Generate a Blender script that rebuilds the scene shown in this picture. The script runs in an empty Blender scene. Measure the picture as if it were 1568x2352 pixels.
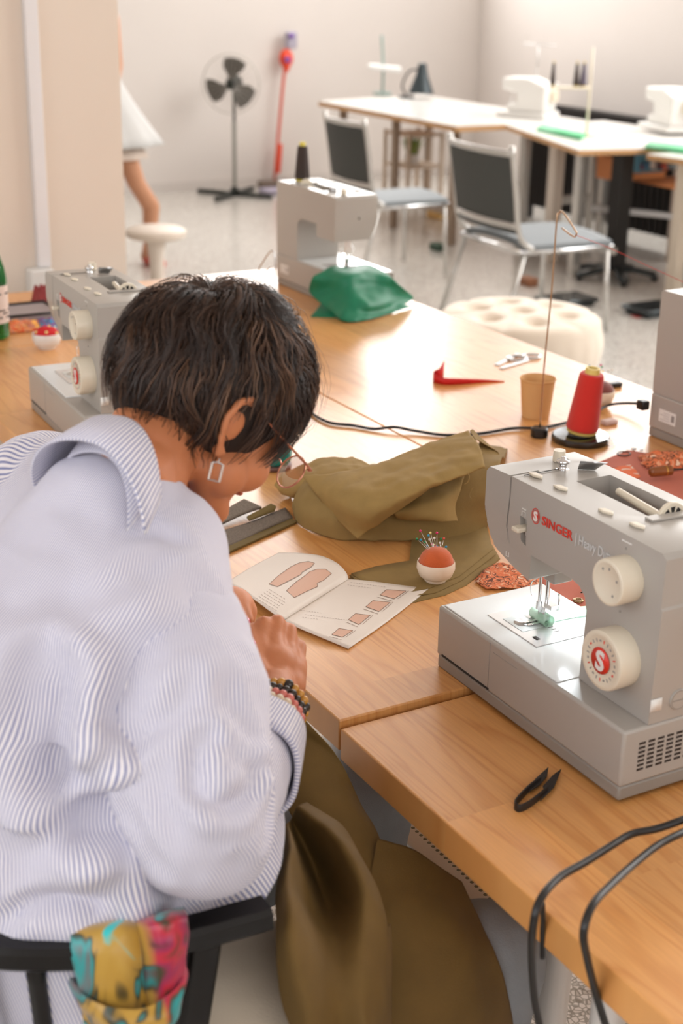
import bpy, bmesh, math, random
from mathutils import Vector, Matrix, Quaternion, noise
from mathutils.bvhtree import BVHTree

S = bpy.context.scene
PI = math.pi
# ------------------------------------------------------------------ camera
CAM = Vector((-0.8320, -1.4280, 1.6700))
ROT = Matrix(((0.8693, -0.4945, 0.0183), (0.1613, 0.3175, 0.9345), (-0.4678, -0.8091, 0.3556)))
FPX, IW, IH = 3325.7, 1568.0, 2352.0
right, upv, back = Vector(ROT[0]).normalized(), Vector(ROT[1]), Vector(ROT[2]).normalized()
upv = back.cross(right).normalized(); right = upv.cross(back)
cam = bpy.data.cameras.new('camera'); camo = bpy.data.objects.new('camera', cam)
S.collection.objects.link(camo); S.camera = camo
m = Matrix((right, upv, back)).transposed().to_4x4(); m.translation = CAM; camo.matrix_world = m
cam.sensor_fit = 'VERTICAL'; cam.sensor_height = 36.0; cam.lens = 36.0 * FPX / IH
cam.clip_start = 0.05; cam.clip_end = 60
cam.dof.use_dof = True; cam.dof.focus_distance = 2.08; cam.dof.aperture_fstop = 4.5

# ------------------------------------------------------------------ exposure, world, lamps
S.view_settings.view_transform = 'Standard'
try: S.view_settings.look = 'None'
except Exception: pass
S.view_settings.gamma = 1.0; S.view_settings.use_curve_mapping = False
S.view_settings.exposure = -0.1
W = bpy.data.worlds.new('daylight'); S.world = W; W.use_nodes = True
bg = W.node_tree.nodes['Background']; bg.inputs[0].default_value = (0.93, 0.96, 1.0, 1); bg.inputs[1].default_value = 3.0

RX, RY, LX, FY, CZ = 6.4, 8.95, -3.4, -4.2, 4.0     # room: right, back, left, front, ceiling

def area(name, loc, d, sx, sy, power, col=(1, 1, 1)):
    l = bpy.data.lights.new(name, 'AREA'); l.shape = 'RECTANGLE'; l.size = sx; l.size_y = sy; l.energy = power; l.color = col
    o = bpy.data.objects.new(name, l); S.collection.objects.link(o); o.location = loc
    o.rotation_euler = Vector(d).to_track_quat('-Z', 'Y').to_euler(); return o
area('window_daylight_right', (RX - 0.02, 2.6, 2.75), (-1, 0, -0.15), 9.0, 2.0, 400, (1.0, 0.97, 0.93))
area('window_daylight_back', (4.95, RY - 0.02, 2.85), (0, -1, -0.1), 2.3, 1.9, 130, (1.0, 0.98, 0.95))
area('window_daylight_front', (-0.5, FY + 0.03, 2.5), (0, 1, -0.2), 4.2, 2.0, 32, (1.0, 0.97, 0.93))
area('window_daylight_left', (LX + 0.03, -0.6, 2.3), (1, 0, -0.2), 3.6, 2.0, 50, (0.95, 0.97, 1.0))

# ------------------------------------------------------------------ pixel helpers (place measured points in the room)
def ray(px, py):
    return right * ((px - IW / 2) / FPX) + upv * (-(py - IH / 2) / FPX) - back
def P(px, py, z):                       # point seen at px,py lying at height z
    d = ray(px, py); return CAM + d * ((z - CAM.z) / d.z)
def PD(px, py, t):                      # point seen at px,py lying at distance t
    return CAM + ray(px, py) * t
def PX(px, py, x):
    d = ray(px, py); return CAM + d * ((x - CAM.x) / d.x)
def PY(px, py, y):
    d = ray(px, py); return CAM + d * ((y - CAM.y) / d.y)
TZ = 0.75

# ------------------------------------------------------------------ materials
def srgb(r, g, b):
    f = lambda c: (c / 255 / 12.92) if c / 255 <= 0.04045 else ((c / 255 + 0.055) / 1.055) ** 2.4
    return (f(r), f(g), f(b), 1.0)
def mat(name, col, rough=0.5, metal=0.0, bump=0.0, bscale=200.0, spec=0.5, coat=0.0, var=0.0, vscale=8.0, trans=0.0, sheen=0.0, emit=None, alpha=1.0, bstretch=None):
    M = bpy.data.materials.new(name); M.use_nodes = True; nt = M.node_tree; b = nt.nodes['Principled BSDF']
    b.inputs['Base Color'].default_value = col; b.inputs['Roughness'].default_value = rough; b.inputs['Metallic'].default_value = metal
    b.inputs['Specular IOR Level'].default_value = spec; b.inputs['Coat Weight'].default_value = coat
    b.inputs['Transmission Weight'].default_value = trans; b.inputs['Sheen Weight'].default_value = sheen; b.inputs['Alpha'].default_value = alpha
    tc = nt.nodes.new('ShaderNodeTexCoord'); src = tc.outputs['Object']
    if bstretch:
        mp = nt.nodes.new('ShaderNodeMapping'); mp.inputs['Scale'].default_value = bstretch
        nt.links.new(src, mp.inputs[0]); src = mp.outputs[0]
    n = nt.nodes.new('ShaderNodeTexNoise'); n.inputs['Scale'].default_value = bscale; n.inputs['Detail'].default_value = 3
    nt.links.new(src, n.inputs['Vector'])
    if bump > 0:
        bm = nt.nodes.new('ShaderNodeBump'); bm.inputs['Strength'].default_value = bump; bm.inputs['Distance'].default_value = 0.002
        nt.links.new(n.outputs['Fac'], bm.inputs['Height']); nt.links.new(bm.outputs[0], b.inputs['Normal'])
    n2 = nt.nodes.new('ShaderNodeTexNoise'); n2.inputs['Scale'].default_value = vscale; n2.inputs['Detail'].default_value = 4
    nt.links.new(src, n2.inputs['Vector'])
    mx = nt.nodes.new('ShaderNodeMixRGB'); mx.blend_type = 'MULTIPLY'; mx.inputs['Color1'].default_value = col
    rp = nt.nodes.new('ShaderNodeValToRGB'); v = 1 - max(var, 0.02)
    rp.color_ramp.elements[0].position = 0.3; rp.color_ramp.elements[1].position = 0.7
    rp.color_ramp.elements[0].color = (v, v, v, 1); rp.color_ramp.elements[1].color = (1, 1, 1, 1)
    nt.links.new(n2.outputs['Fac'], rp.inputs[0]); nt.links.new(rp.outputs[0], mx.inputs['Color2']); mx.inputs['Fac'].default_value = 1
    nt.links.new(mx.outputs[0], b.inputs['Base Color'])
    if emit:
        b.inputs['Emission Color'].default_value = emit[0]; b.inputs['Emission Strength'].default_value = emit[1]
    return M
def ramp(nt, stops, interp='LINEAR'):
    r = nt.nodes.new('ShaderNodeValToRGB'); cr = r.color_ramp; cr.interpolation = interp
    while len(cr.elements) < len(stops): cr.elements.new(0.5)
    for e, (p, c) in zip(cr.elements, stops): e.position = p; e.color = c
    return r
def wood_mat(name, c1, c2, c3, rough=0.33, along='Y', plank=0.045):
    M = bpy.data.materials.new(name); M.use_nodes = True; nt = M.node_tree; b = nt.nodes['Principled BSDF']; L = nt.links.new
    tc = nt.nodes.new('ShaderNodeTexCoord'); sp = nt.nodes.new('ShaderNodeSeparateXYZ'); L(tc.outputs['Object'], sp.inputs[0])
    ac = {'Y': ('X', 'Y'), 'X': ('Y', 'X')}[along]
    def mth(op, a, bb=None, c=None):
        k = nt.nodes.new('ShaderNodeMath'); k.operation = op
        for i, q in enumerate((a, bb, c)):
            if q is None: continue
            if isinstance(q, (int, float)): k.inputs[i].default_value = q
            else: L(q, k.inputs[i])
        return k.outputs[0]
    row = mth('FLOOR', mth('DIVIDE', sp.outputs[ac[0]], 0.13))
    wn = nt.nodes.new('ShaderNodeTexWhiteNoise'); wn.noise_dimensions = '1D'; L(row, wn.inputs['W'])
    seg = mth('FLOOR', mth('ADD', mth('DIVIDE', sp.outputs[ac[1]], 0.62), mth('MULTIPLY', wn.outputs['Value'], 7.0)))
    wn2 = nt.nodes.new('ShaderNodeTexWhiteNoise'); wn2.noise_dimensions = '2D'
    cb = nt.nodes.new('ShaderNodeCombineXYZ'); L(row, cb.inputs[0]); L(seg, cb.inputs[1]); L(cb.outputs[0], wn2.inputs['Vector'])
    # grain: noise stretched along the board, offset per stave
    cc = nt.nodes.new('ShaderNodeCombineXYZ')
    L(mth('MULTIPLY', sp.outputs[ac[0]], 11.0), cc.inputs[0]); L(mth('MULTIPLY', sp.outputs[ac[1]], 0.9), cc.inputs[1]); L(mth('MULTIPLY', wn2.outputs['Value'], 37.0), cc.inputs[2])
    n1 = nt.nodes.new('ShaderNodeTexNoise'); n1.inputs['Scale'].default_value = 1.5; n1.inputs['Detail'].default_value = 2.5; n1.inputs['Distortion'].default_value = 0.5; L(cc.outputs[0], n1.inputs['Vector'])
    rings = mth('FRACT', mth('MULTIPLY', n1.outputs['Fac'], 9.0))
    rr = ramp(nt, [(0.0, c2), (0.25, c1), (0.8, c1), (1.0, c2)]); L(rings, rr.inputs[0])
    n3 = nt.nodes.new('ShaderNodeTexNoise'); n3.inputs['Scale'].default_value = 9.0; n3.inputs['Detail'].default_value = 5; 
    c4 = nt.nodes.new('ShaderNodeCombineXYZ'); L(mth('MULTIPLY', sp.outputs[ac[0]], 40.0), c4.inputs[0]); L(mth('MULTIPLY', sp.outputs[ac[1]], 1.6), c4.inputs[1]); L(sp.outputs['Z'], c4.inputs[2]); L(c4.outputs[0], n3.inputs['Vector'])
    r3 = ramp(nt, [(0.3, (0.92, 0.91, 0.90, 1)), (0.7, (1.04, 1.04, 1.04, 1))]); L(n3.outputs['Fac'], r3.inputs[0])
    m1 = nt.nodes.new('ShaderNodeMixRGB'); m1.blend_type = 'MULTIPLY'; m1.inputs[0].default_value = 1; L(rr.outputs[0], m1.inputs[1]); L(r3.outputs[0], m1.inputs[2])
    rs = ramp(nt, [(0.0, (0.86, 0.84, 0.80, 1)), (1.0, (1.08, 1.06, 1.04, 1))]); L(wn2.outputs['Value'], rs.inputs[0])
    m2 = nt.nodes.new('ShaderNodeMixRGB'); m2.blend_type = 'MULTIPLY'; m2.inputs[0].default_value = 1; L(m1.outputs[0], m2.inputs[1]); L(rs.outputs[0], m2.inputs[2])
    L(m2.outputs[0], b.inputs['Base Color']); b.inputs['Roughness'].default_value = rough
    b.inputs['Coat Weight'].default_value = 0.5; b.inputs['Coat Roughness'].default_value = 0.27
    bp = nt.nodes.new('ShaderNodeBump'); bp.inputs['Strength'].default_value = 0.06; bp.inputs['Distance'].default_value = 0.001; L(n3.outputs['Fac'], bp.inputs['Height']); L(bp.outputs[0], b.inputs['Normal'])
    return M

# ------------------------------------------------------------------ object helpers
def tag(o, label=None, cat=None, group=None, kind=None):
    if label: o['label'] = label
    if cat: o['category'] = cat
    if group: o['group'] = group
    if kind: o['kind'] = kind
    return o
def empty(name, loc=(0, 0, 0), rz=0.0, label=None, cat=None, group=None, parent=None):
    o = bpy.data.objects.new(name, None); S.collection.objects.link(o); o.location = loc; o.rotation_euler = (0, 0, rz)
    o.empty_display_size = 0.05
    if parent: o.parent = parent
    return tag(o, label, cat, group)
def link(name, me, material, parent=None, world=False, smooth=True, bevel=0, seg=2, subsurf=0, solid=0, offset=-1):
    """world=True: the vertices are room coordinates, moved into the parent's frame"""
    if world and parent is not None:
        mt = Matrix.Identity(4); q = parent
        while q is not None:
            mt = (Matrix.Translation(q.location) @ q.rotation_euler.to_matrix().to_4x4()) @ mt; q = q.parent
        me.transform(mt.inverted())
    o = bpy.data.objects.new(name, me); S.collection.objects.link(o)
    if material is not None:
        me.materials.clear()
        for q in (material if isinstance(material, (list, tuple)) else [material]): me.materials.append(q)
    if parent is not None: o.parent = parent
    if smooth:
        for p in me.polygons: p.use_smooth = True
    if solid:
        md = o.modifiers.new('solid', 'SOLIDIFY'); md.thickness = solid; md.offset = offset
    if bevel:
        md = o.modifiers.new('bevel', 'BEVEL'); md.width = bevel; md.segments = seg; md.limit_method = 'ANGLE'; md.angle_limit = math.radians(35); md.harden_normals = False
        if smooth:
            try: me.set_sharp_from_angle(angle=math.radians(50))
            except Exception: pass
    elif smooth == 'auto':
        try: me.set_sharp_from_angle(angle=math.radians(40))
        except Exception: pass
    if subsurf:
        md = o.modifiers.new('sub', 'SUBSURF'); md.levels = subsurf; md.render_levels = subsurf
    return o
def MB(): return bmesh.new()
def fin(bm, name='m'):
    bmesh.ops.recalc_face_normals(bm, faces=bm.faces)
    me = bpy.data.meshes.new(name); bm.to_mesh(me); bm.free(); return me
def box(bm, x0, y0, z0, x1, y1, z1, mt=None):
    vs = [bm.verts.new(Vector(c)) for c in ((x0, y0, z0), (x1, y0, z0), (x1, y1, z0), (x0, y1, z0), (x0, y0, z1), (x1, y0, z1), (x1, y1, z1), (x0, y1, z1))]
    if mt is not None:
        for v in vs: v.co = mt @ v.co
    for f in ((0, 3, 2, 1), (4, 5, 6, 7), (0, 1, 5, 4), (1, 2, 6, 5), (2, 3, 7, 6), (3, 0, 4, 7)): bm.faces.new([vs[i] for i in f])
    return bm
def obox(bm, p1, p2, w, h, upd=(0, 0, 1)):      # bar of section w x h from p1 to p2
    p1, p2 = Vector(p1), Vector(p2); d = (p2 - p1); L = d.length; d.normalize()
    u = Vector(upd); s = d.cross(u)
    if s.length < 1e-4: s = d.cross(Vector((1, 0, 0)))
    s.normalize(); u = s.cross(d)
    mt = Matrix((d, s, u)).transposed().to_4x4(); mt.translation = p1
    return box(bm, 0, -w / 2, -h / 2, L, w / 2, h / 2, mt)
def ring(bm, c, d, r, n, ref=None, r2=None):
    d = Vector(d).normalized(); a = d.orthogonal().normalized() if ref is None else (Vector(ref) - d * Vector(ref).dot(d)).normalized(); b2 = d.cross(a)
    r2 = r if r2 is None else r2
    return [bm.verts.new(Vector(c) + a * r * math.cos(2 * PI * i / n) + b2 * r2 * math.sin(2 * PI * i / n)) for i in range(n)]
def bridge(bm, A, B):
    n = len(A)
    for i in range(n): bm.faces.new((A[i], A[(i + 1) % n], B[(i + 1) % n], B[i]))
def cyl(bm, p1, p2, r1, r2=None, n=20, caps=True):
    r2 = r1 if r2 is None else r2; p1, p2 = Vector(p1), Vector(p2); d = p2 - p1; ref = d.orthogonal()
    A = ring(bm, p1, d, r1, n, ref); B = ring(bm, p2, d, r2, n, ref); bridge(bm, A, B)
    if caps: bm.faces.new(A[::-1]); bm.faces.new(B)
    return bm
def cr(pts, n=6, closed=False):
    pts = [Vector(p) for p in pts]; out = []; m_ = len(pts)
    rng = range(m_ if closed else m_ - 1)
    for i in rng:
        g = (lambda k: pts[k % m_]) if closed else (lambda k: pts[max(0, min(m_ - 1, k))])
        a, b_, c, d = g(i - 1), g(i), g(i + 1), g(i + 2)
        for j in range(n):
            t = j / n
            out.append(0.5 * ((2 * b_) + (c - a) * t + (2 * a - 5 * b_ + 4 * c - d) * t * t + (3 * b_ - a - 3 * c + d) * t ** 3))
    if not closed: out.append(pts[-1])
    return out
def tube(bm, pts, r, n=8, closed=False, smooth=6, r2=None, ref0=None):
    if smooth: pts = cr(pts, smooth, closed)
    pts = [Vector(p) for p in pts]; N = len(pts); prev = None; ref = Vector(ref0) if ref0 else None; rings = []
    for i, p in enumerate(pts):
        a = pts[i - 1] if (i > 0 or closed) else p; b_ = pts[(i + 1) % N] if (i < N - 1 or closed) else p
        d = (b_ - a)
        if d.length < 1e-9: d = Vector((0, 0, 1))
        d.normalize()
        if ref is None: ref = d.orthogonal()
        ref = (ref - d * ref.dot(d))
        if ref.length < 1e-6: ref = d.orthogonal()
        ref.normalize()
        rr = r(i / max(1, N - 1)) if callable(r) else r
        rings.append(ring(bm, p, d, rr, n, ref, (r2(i / max(1, N - 1)) if callable(r2) else r2) if r2 is not None else None))
    for i in range(N - 1): bridge(bm, rings[i], rings[i + 1])
    if closed: bridge(bm, rings[-1], rings[0])
    else:
        bm.faces.new(rings[0][::-1]); bm.faces.new(rings[-1])
    return bm
def lathe(bm, prof, c=(0, 0, 0), n=32, axis=(0, 0, 1)):
    c = Vector(c); ax = Vector(axis).normalized(); ref = ax.orthogonal(); prev = None; first = None
    for r, h in prof:
        if r < 1e-6: cur = [bm.verts.new(c + ax * h)]
        else: cur = ring(bm, c + ax * h, ax, r, n, ref)
        if prev:
            if len(prev) == 1 and len(cur) > 1:
                for i in range(n): bm.faces.new((prev[0], cur[(i + 1) % n], cur[i]))
            elif len(cur) == 1 and len(prev) > 1:
                for i in range(n): bm.faces.new((prev[i], prev[(i + 1) % n], cur[0]))
            elif len(cur) > 1: bridge(bm, prev, cur)
        prev = cur
    return bm
def sphere(bm, c, r, sc=(1, 1, 1), rot=None, sub=3):
    res = bmesh.ops.create_icosphere(bm, subdivisions=sub, radius=r)
    mt = Matrix.Translation(Vector(c)) @ (rot.to_4x4() if rot is not None else Matrix.Identity(4)) @ Matrix.Diagonal((*sc, 1))
    for v in res['verts']: v.co = mt @ v.co
    return bm
def prism(bm, pts, ext):       # planar polygon (3D points) extruded by vector ext
    pts = [Vector(p) for p in pts]; ext = Vector(ext)
    A = [bm.verts.new(p) for p in pts]; B = [bm.verts.new(p + ext) for p in pts]
    n = len(A); fa = bm.faces.new(A[::-1]); fb = bm.faces.new(B)
    for i in range(n): bm.faces.new((A[i], A[(i + 1) % n], B[(i + 1) % n], B[i]))
    return bm
def grid(bm, G, nu=6, nv=6):    # Catmull-Rom surface through a grid of points
    rows = [cr(r, nu) for r in G]; C_ = len(rows[0])
    cols = [cr([rows[k][j] for k in range(len(rows))], nv) for j in range(C_)]
    R_ = len(cols[0]); V = [[bm.verts.new(cols[j][i]) for j in range(C_)] for i in range(R_)]
    for i in range(R_ - 1):
        for j in range(C_ - 1): bm.faces.new((V[i][j], V[i][j + 1], V[i + 1][j + 1], V[i + 1][j]))
    return bm
SCR = bpy.data.scenes.new('scratch')      # modifiers are applied in this empty scene, removed at the end
def evaluated(o):
    vl = SCR.view_layers[0]; vl.update(); dg = vl.depsgraph; dg.update()
    me = bpy.data.meshes.new_from_object(o.evaluated_get(dg)); return me
def cut(me, cutters):           # boolean difference, applied
    o = bpy.data.objects.new('tmp', me); SCR.collection.objects.link(o); tmp = [o]
    for cm in cutters:
        c = bpy.data.objects.new('tmpc', cm); SCR.collection.objects.link(c); tmp.append(c)
        md = o.modifiers.new('b', 'BOOLEAN'); md.object = c; md.operation = 'DIFFERENCE'; md.solver = 'EXACT'
    out = evaluated(o)
    for q in tmp: bpy.data.objects.remove(q)
    return out
def blob(parts, voxel=0.006, smooth=4, fac=0.5):   # one continuous skin over spheres and tapered limbs
    bm = MB()
    for p in parts:
        if p[0] == 's': sphere(bm, p[1], p[2], p[3] if len(p) > 3 else (1, 1, 1), p[4] if len(p) > 4 else None)
        else:
            a, ra, b_, rb = Vector(p[1]), p[2], Vector(p[3]), p[4]
            cyl(bm, a, b_, ra, rb, 20); sphere(bm, a, ra, sub=2); sphere(bm, b_, rb, sub=2)
    me = bpy.data.meshes.new('b'); bm.to_mesh(me); bm.free()
    o = bpy.data.objects.new('tmp', me); SCR.collection.objects.link(o)
    md = o.modifiers.new('r', 'REMESH'); md.mode = 'VOXEL'; md.voxel_size = voxel
    if smooth:
        ms = o.modifiers.new('s', 'SMOOTH'); ms.iterations = smooth; ms.factor = fac
    out = evaluated(o); bpy.data.objects.remove(o); return out
def bvh_of(o_or_me, mw=None):
    me = o_or_me
    vs = [(mw @ v.co) if mw else v.co.copy() for v in me.vertices]
    return BVHTree.FromPolygons(vs, [tuple(p.vertices) for p in me.polygons])
def hit(bvh, px, py):
    d = ray(px, py).normalized(); r = bvh.ray_cast(CAM, d); return r[0], r[1]
def text_mesh(s, size, bold=0.0, depth=0.0004, align='LEFT', shear=0.0):
    cu = bpy.data.curves.new('t', 'FONT'); cu.body = s; cu.size = size; cu.extrude = depth; cu.offset = bold; cu.align_x = align; cu.resolution_u = 3; cu.shear = shear
    o = bpy.data.objects.new('t', cu); SCR.collection.objects.link(o); me = evaluated(o); bpy.data.objects.remove(o); return me
def place_mesh(me, origin, xdir, ydir):
    x = Vector(xdir).normalized(); y = Vector(ydir).normalized(); z = x.cross(y)
    mt = Matrix((x, y, z)).transposed().to_4x4(); mt.translation = Vector(origin); me.transform(mt); return me
def copy_tree(o, parent=None):
    c = o.copy(); S.collection.objects.link(c)
    if parent is not None: c.parent = parent
    for ch in [q for q in bpy.data.objects if q.parent == o]: copy_tree(ch, c)
    return c
def one(name, bm_or_me, material, label, cat, group=None, **kw):
    me = bm_or_me if isinstance(bm_or_me, bpy.types.Mesh) else fin(bm_or_me)
    # origin at the mesh's base centre
    xs = [v.co for v in me.vertices]; c = Vector(((min(v.x for v in xs) + max(v.x for v in xs)) / 2, (min(v.y for v in xs) + max(v.y for v in xs)) / 2, min(v.z for v in xs)))
    me.transform(Matrix.Translation(-c)); o = link(name, me, material, **kw); o.location = c
    return tag(o, label, cat, group)

# shared materials
CRM = mat('cream_plastic', srgb(228, 217, 196), 0.35, bump=0.05)
PLG = mat('grey_plastic', srgb(174, 168, 160), 0.30, bump=0.05, bscale=900)
PLD = mat('dark_grey_plastic', srgb(150, 144, 136), 0.4, bump=0.05, bscale=900)
PLW = mat('white_plastic', srgb(232, 230, 226), 0.35)
BLK = mat('black_plastic', srgb(26, 24, 23), 0.35)
SLOT = mat('dark_slot', srgb(48, 40, 36), 0.7)
CHR = mat('chrome', srgb(225, 225, 225), 0.12, metal=1.0)
STEEL = mat('brushed_steel', srgb(200, 200, 200), 0.3, metal=1.0)
DSTEEL = mat('dark_steel', srgb(70, 66, 62), 0.35, metal=0.9)
RED = mat('red_print', srgb(222, 52, 34), 0.4)
WHP = mat('white_print', srgb(235, 233, 228), 0.5)
GRP = mat('grey_print', srgb(150, 146, 142), 0.5)
WHITE = mat('white_paint', srgb(228, 224, 219), 0.5, bump=0.05, bscale=60)
OAK = wood_mat('oak_veneer', srgb(226, 164, 98), srgb(212, 146, 80), srgb(180, 110, 60))
OAKX = wood_mat('pine_wood', srgb(226, 178, 120), srgb(206, 150, 92), srgb(180, 110, 60), along='X')
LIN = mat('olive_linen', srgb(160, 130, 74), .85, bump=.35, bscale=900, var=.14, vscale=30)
# ================================================================== the room
WALL = mat('wall_plaster', srgb(226, 219, 214), 0.8, bump=0.06, bscale=25, var=0.03, vscale=1.5)
WALLC = mat('cream_plaster', srgb(233, 219, 204), 0.8, bump=0.06, bscale=25, var=0.03, vscale=1.5)
def floor_mat():
    M = bpy.data.materials.new('terrazzo'); M.use_nodes = True; nt = M.node_tree; b = nt.nodes['Principled BSDF']; L = nt.links.new
    tc = nt.nodes.new('ShaderNodeTexCoord')
    v = nt.nodes.new('ShaderNodeTexVoronoi'); v.inputs['Scale'].default_value = 95; v.inputs['Randomness'].default_value = 1; L(tc.outputs['Object'], v.inputs['Vector'])
    v2 = nt.nodes.new('ShaderNodeTexVoronoi'); v2.feature = 'DISTANCE_TO_EDGE'; v2.inputs['Scale'].default_value = 95; L(tc.outputs['Object'], v2.inputs['Vector'])
    bw = nt.nodes.new('ShaderNodeSeparateColor'); L(v.outputs['Color'], bw.inputs[0])
    r = ramp(nt, [(0.0, srgb(206, 200, 192)), (0.15, srgb(224, 218, 211)), (0.4, srgb(236, 231, 225)), (1.0, srgb(243, 239, 234))]); L(bw.outputs[0], r.inputs[0])
    e = ramp(nt, [(0.0, srgb(165, 165, 158)), (0.07, srgb(175, 174, 168)), (0.14, (1, 1, 1, 1))]); L(v2.outputs['Distance'], e.inputs[0])
    mx = nt.nodes.new('ShaderNodeMixRGB'); mx.blend_type = 'MULTIPLY'; mx.inputs[0].default_value = 0.9; L(r.outputs[0], mx.inputs[1]); L(e.outputs[0], mx.inputs[2])
    L(mx.outputs[0], b.inputs['Base Color']); b.inputs['Roughness'].default_value = 0.22; b.inputs['Coat Weight'].default_value = 0.3; b.inputs['Coat Roughness'].default_value = 0.12
    return M
def struct(name, bm, m_, **kw):
    return tag(link(name, fin(bm), m_, smooth=False, **kw), kind='structure')
b = MB(); box(b, LX - .2, FY - .2, -0.12, RX + .2, RY + .2, 0.0); struct('floor', b, floor_mat())
b = MB(); box(b, LX - .2, FY - .2, CZ, RX + .2, RY + .2, CZ + .12); struct('ceiling', b, WALL)
def wall_with_windows(name, axis, pos, a0, a1, wins, thick=0.2, sgn=1):
    """wall along an axis with window openings [(s0,s1,z0,z1)]"""
    b = MB(); p0, p1 = (pos, pos + sgn * thick) if sgn > 0 else (pos - thick, pos)
    def bx(s0, s1, z0, z1):
        if s1 - s0 < 1e-4 or z1 - z0 < 1e-4: return
        if axis == 'x': box(b, p0, s0, z0, p1, s1, z1)
        else: box(b, s0, p0, z0, s1, p1, z1)
    if not wins: bx(a0, a1, 0, CZ)
    else:
        z0, z1 = wins[0][2], wins[0][3]; bx(a0, a1, 0, z0); bx(a0, a1, z1, CZ); s = a0
        for w in wins: bx(s, w[0], z0, z1); s = w[1]
        bx(s, a1, z0, z1)
    return struct(name, b, WALL)
WF = mat('white_frame', srgb(236, 235, 232), 0.4)
GLS = mat('window_glass', (1, 1, 1, 1), 0.0, trans=1.0, spec=0.5)
wi = [0]
def window(axis, pos, w, inward):
    wi[0] += 1; n = wi[0]; s0, s1, z0, z1 = w; f = MB(); c = pos
    def bx(bb, a, b_, c_, d, dep=0.06):
        if axis == 'x': box(bb, c - dep / 2, a, c_, c + dep / 2, b_, d)
        else: box(bb, a, c - dep / 2, c_, b_, c + dep / 2, d)
    bx(f, s0, s0 + .06, z0, z1); bx(f, s1 - .06, s1, z0, z1); bx(f, s0, s1, z0, z0 + .06); bx(f, s0, s1, z1 - .06, z1); mid = (s0 + s1) / 2; bx(f, mid - .03, mid + .03, z0, z1)
    o = struct('window_%d' % n, f, WF)
    g = MB(); bx(g, s0 + .05, s1 - .05, z0 + .05, z1 - .05, 0.006); link('pane', fin(g), GLS, o, smooth=False)
wr = [(-1.6 + i * 2.1, -1.6 + i * 2.1 + 1.8, 1.75, 3.75) for i in range(5)]
wall_with_windows('wall_right', 'x', RX, FY - .2, RY + .2, wr)
for w in wr: window('x', RX + .1, w, -1)
wb = [(3.8, 6.1, 1.9, 3.8)]
wall_with_windows('wall_back', 'y', RY, LX - .2, RX, wb)
for w in wb: window('y', RY + .1, w, -1)
wf = [(-2.6, -0.6, 1.4, 3.6), (-0.4, 1.6, 1.4, 3.6)]
wall_with_windows('wall_front', 'y', FY, LX - .2, RX, wf, sgn=-1)
for w in wf: window('y', FY - .1, w, 1)
wl = [(-2.4, -0.6, 1.2, 3.4), (-0.4, 1.4, 1.2, 3.4)]
wall_with_windows('wall_left', 'x', LX, FY - .2, RY + .2, wl, sgn=-1)
for w in wl: window('x', LX - .1, w, 1)
# cream partition behind the table end, left of the picture
b = MB(); box(b, LX, 2.86, 0, 0.845, 3.30, CZ); struct('wall_partition', b, WALLC)
b = MB(); box(b, LX, RY - .012, 0, RX, RY, 0.07); struct('baseboard_back', b, mat('grey_skirting', srgb(214, 207, 202), 0.6))
# cable trunking and outlet on the partition
r_ = empty('cable_trunking', (0.56, 2.845, 0.72), label='white vertical plastic cable trunking with socket box on cream wall', cat='trunking')
b = MB(); tr0 = PY(58, 0, 2.84); tr1 = PY(84, 0, 2.84)
p0 = PY(70, 0, 2.845); p1 = PY(118, 640, 2.845)
mx_ = (PY(72, 0, 2.845).x + PY(98, 640, 2.845).x) / 2
box(b, mx_ - .020, 2.832, 0.78, mx_ + .020, 2.86, CZ); link('duct', fin(b), mat('trunking_white', srgb(236, 234, 235), 0.4), r_, world=True, bevel=.003)
b = MB(); q0 = PY(64, 622, 2.83); q1 = PY(122, 700, 2.83)
box(b, q0.x, 2.80, q1.z - .02, q1.x, 2.86, q0.z + .005); sb_ = link('socket_box', fin(b), PLW, r_, world=True, bevel=.006)

# ================================================================== work tables
def table(name, x0, y0, x1, y1, top, label, legs, grp=None, thick=0.045, leg_r=0.021, splay=0.03, material=None):
    c = Vector(((x0 + x1) / 2, (y0 + y1) / 2, 0)); r = empty(name, c, 0, label, 'table', grp)
    b = MB(); box(b, x0, y0, top - thick, x1, y1, top)
    me = fin(b); me.transform(Matrix.Translation(-c)); 
    o = link('tabletop', me, material or OAK, r, bevel=0.0022, smooth=False)
    for lx, ly in legs:
        b = MB(); dx = 0.02 if lx < c.x else -0.02
        cyl(b, Vector((lx, ly, top - thick)) - c, Vector((lx - dx, ly, 0.0)) - c, leg_r, leg_r * .8, 20)
        link('leg', fin(b), WHITE, r, smooth='auto')
    b = MB(); xs = [l[0] for l in legs]; ys = [l[1] for l in legs]
    for yy in (y0 + .10, y1 - .14):
        b = MB(); box(b, x0 + .08, yy, top - thick - .03, x1 - .08, yy + .04, top - thick)
        me = fin(b); me.transform(Matrix.Translation(-c)); link('support_rail', me, WHITE, r, smooth=False)
    return r
DX, DY = 0.712, 2.05
P2 = Vector((0, 0, TZ))
zA = TZ
table('work_table', 0.0, 0.006, DX - .002, DY, TZ, 'oak table under the open pattern booklet and olive cloth', [(.09, 1.9), (.62, 1.9), (.62, .14), (.09, .16)])
table('work_table', DX + .001, 0.006, 1.42, DY, TZ, 'oak table under the red ribbon and red thread cone', [(.82, 1.9), (1.33, 1.9), (1.33, .14), (.82, .14)])
table('work_table', 0.0, DY + .003, DX - .002, 2.66, TZ, 'oak table against the cream wall under the tray and green bottle', [(.09, 2.5), (.62, 2.5), (.62, 2.16), (.09, 2.16)])
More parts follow.
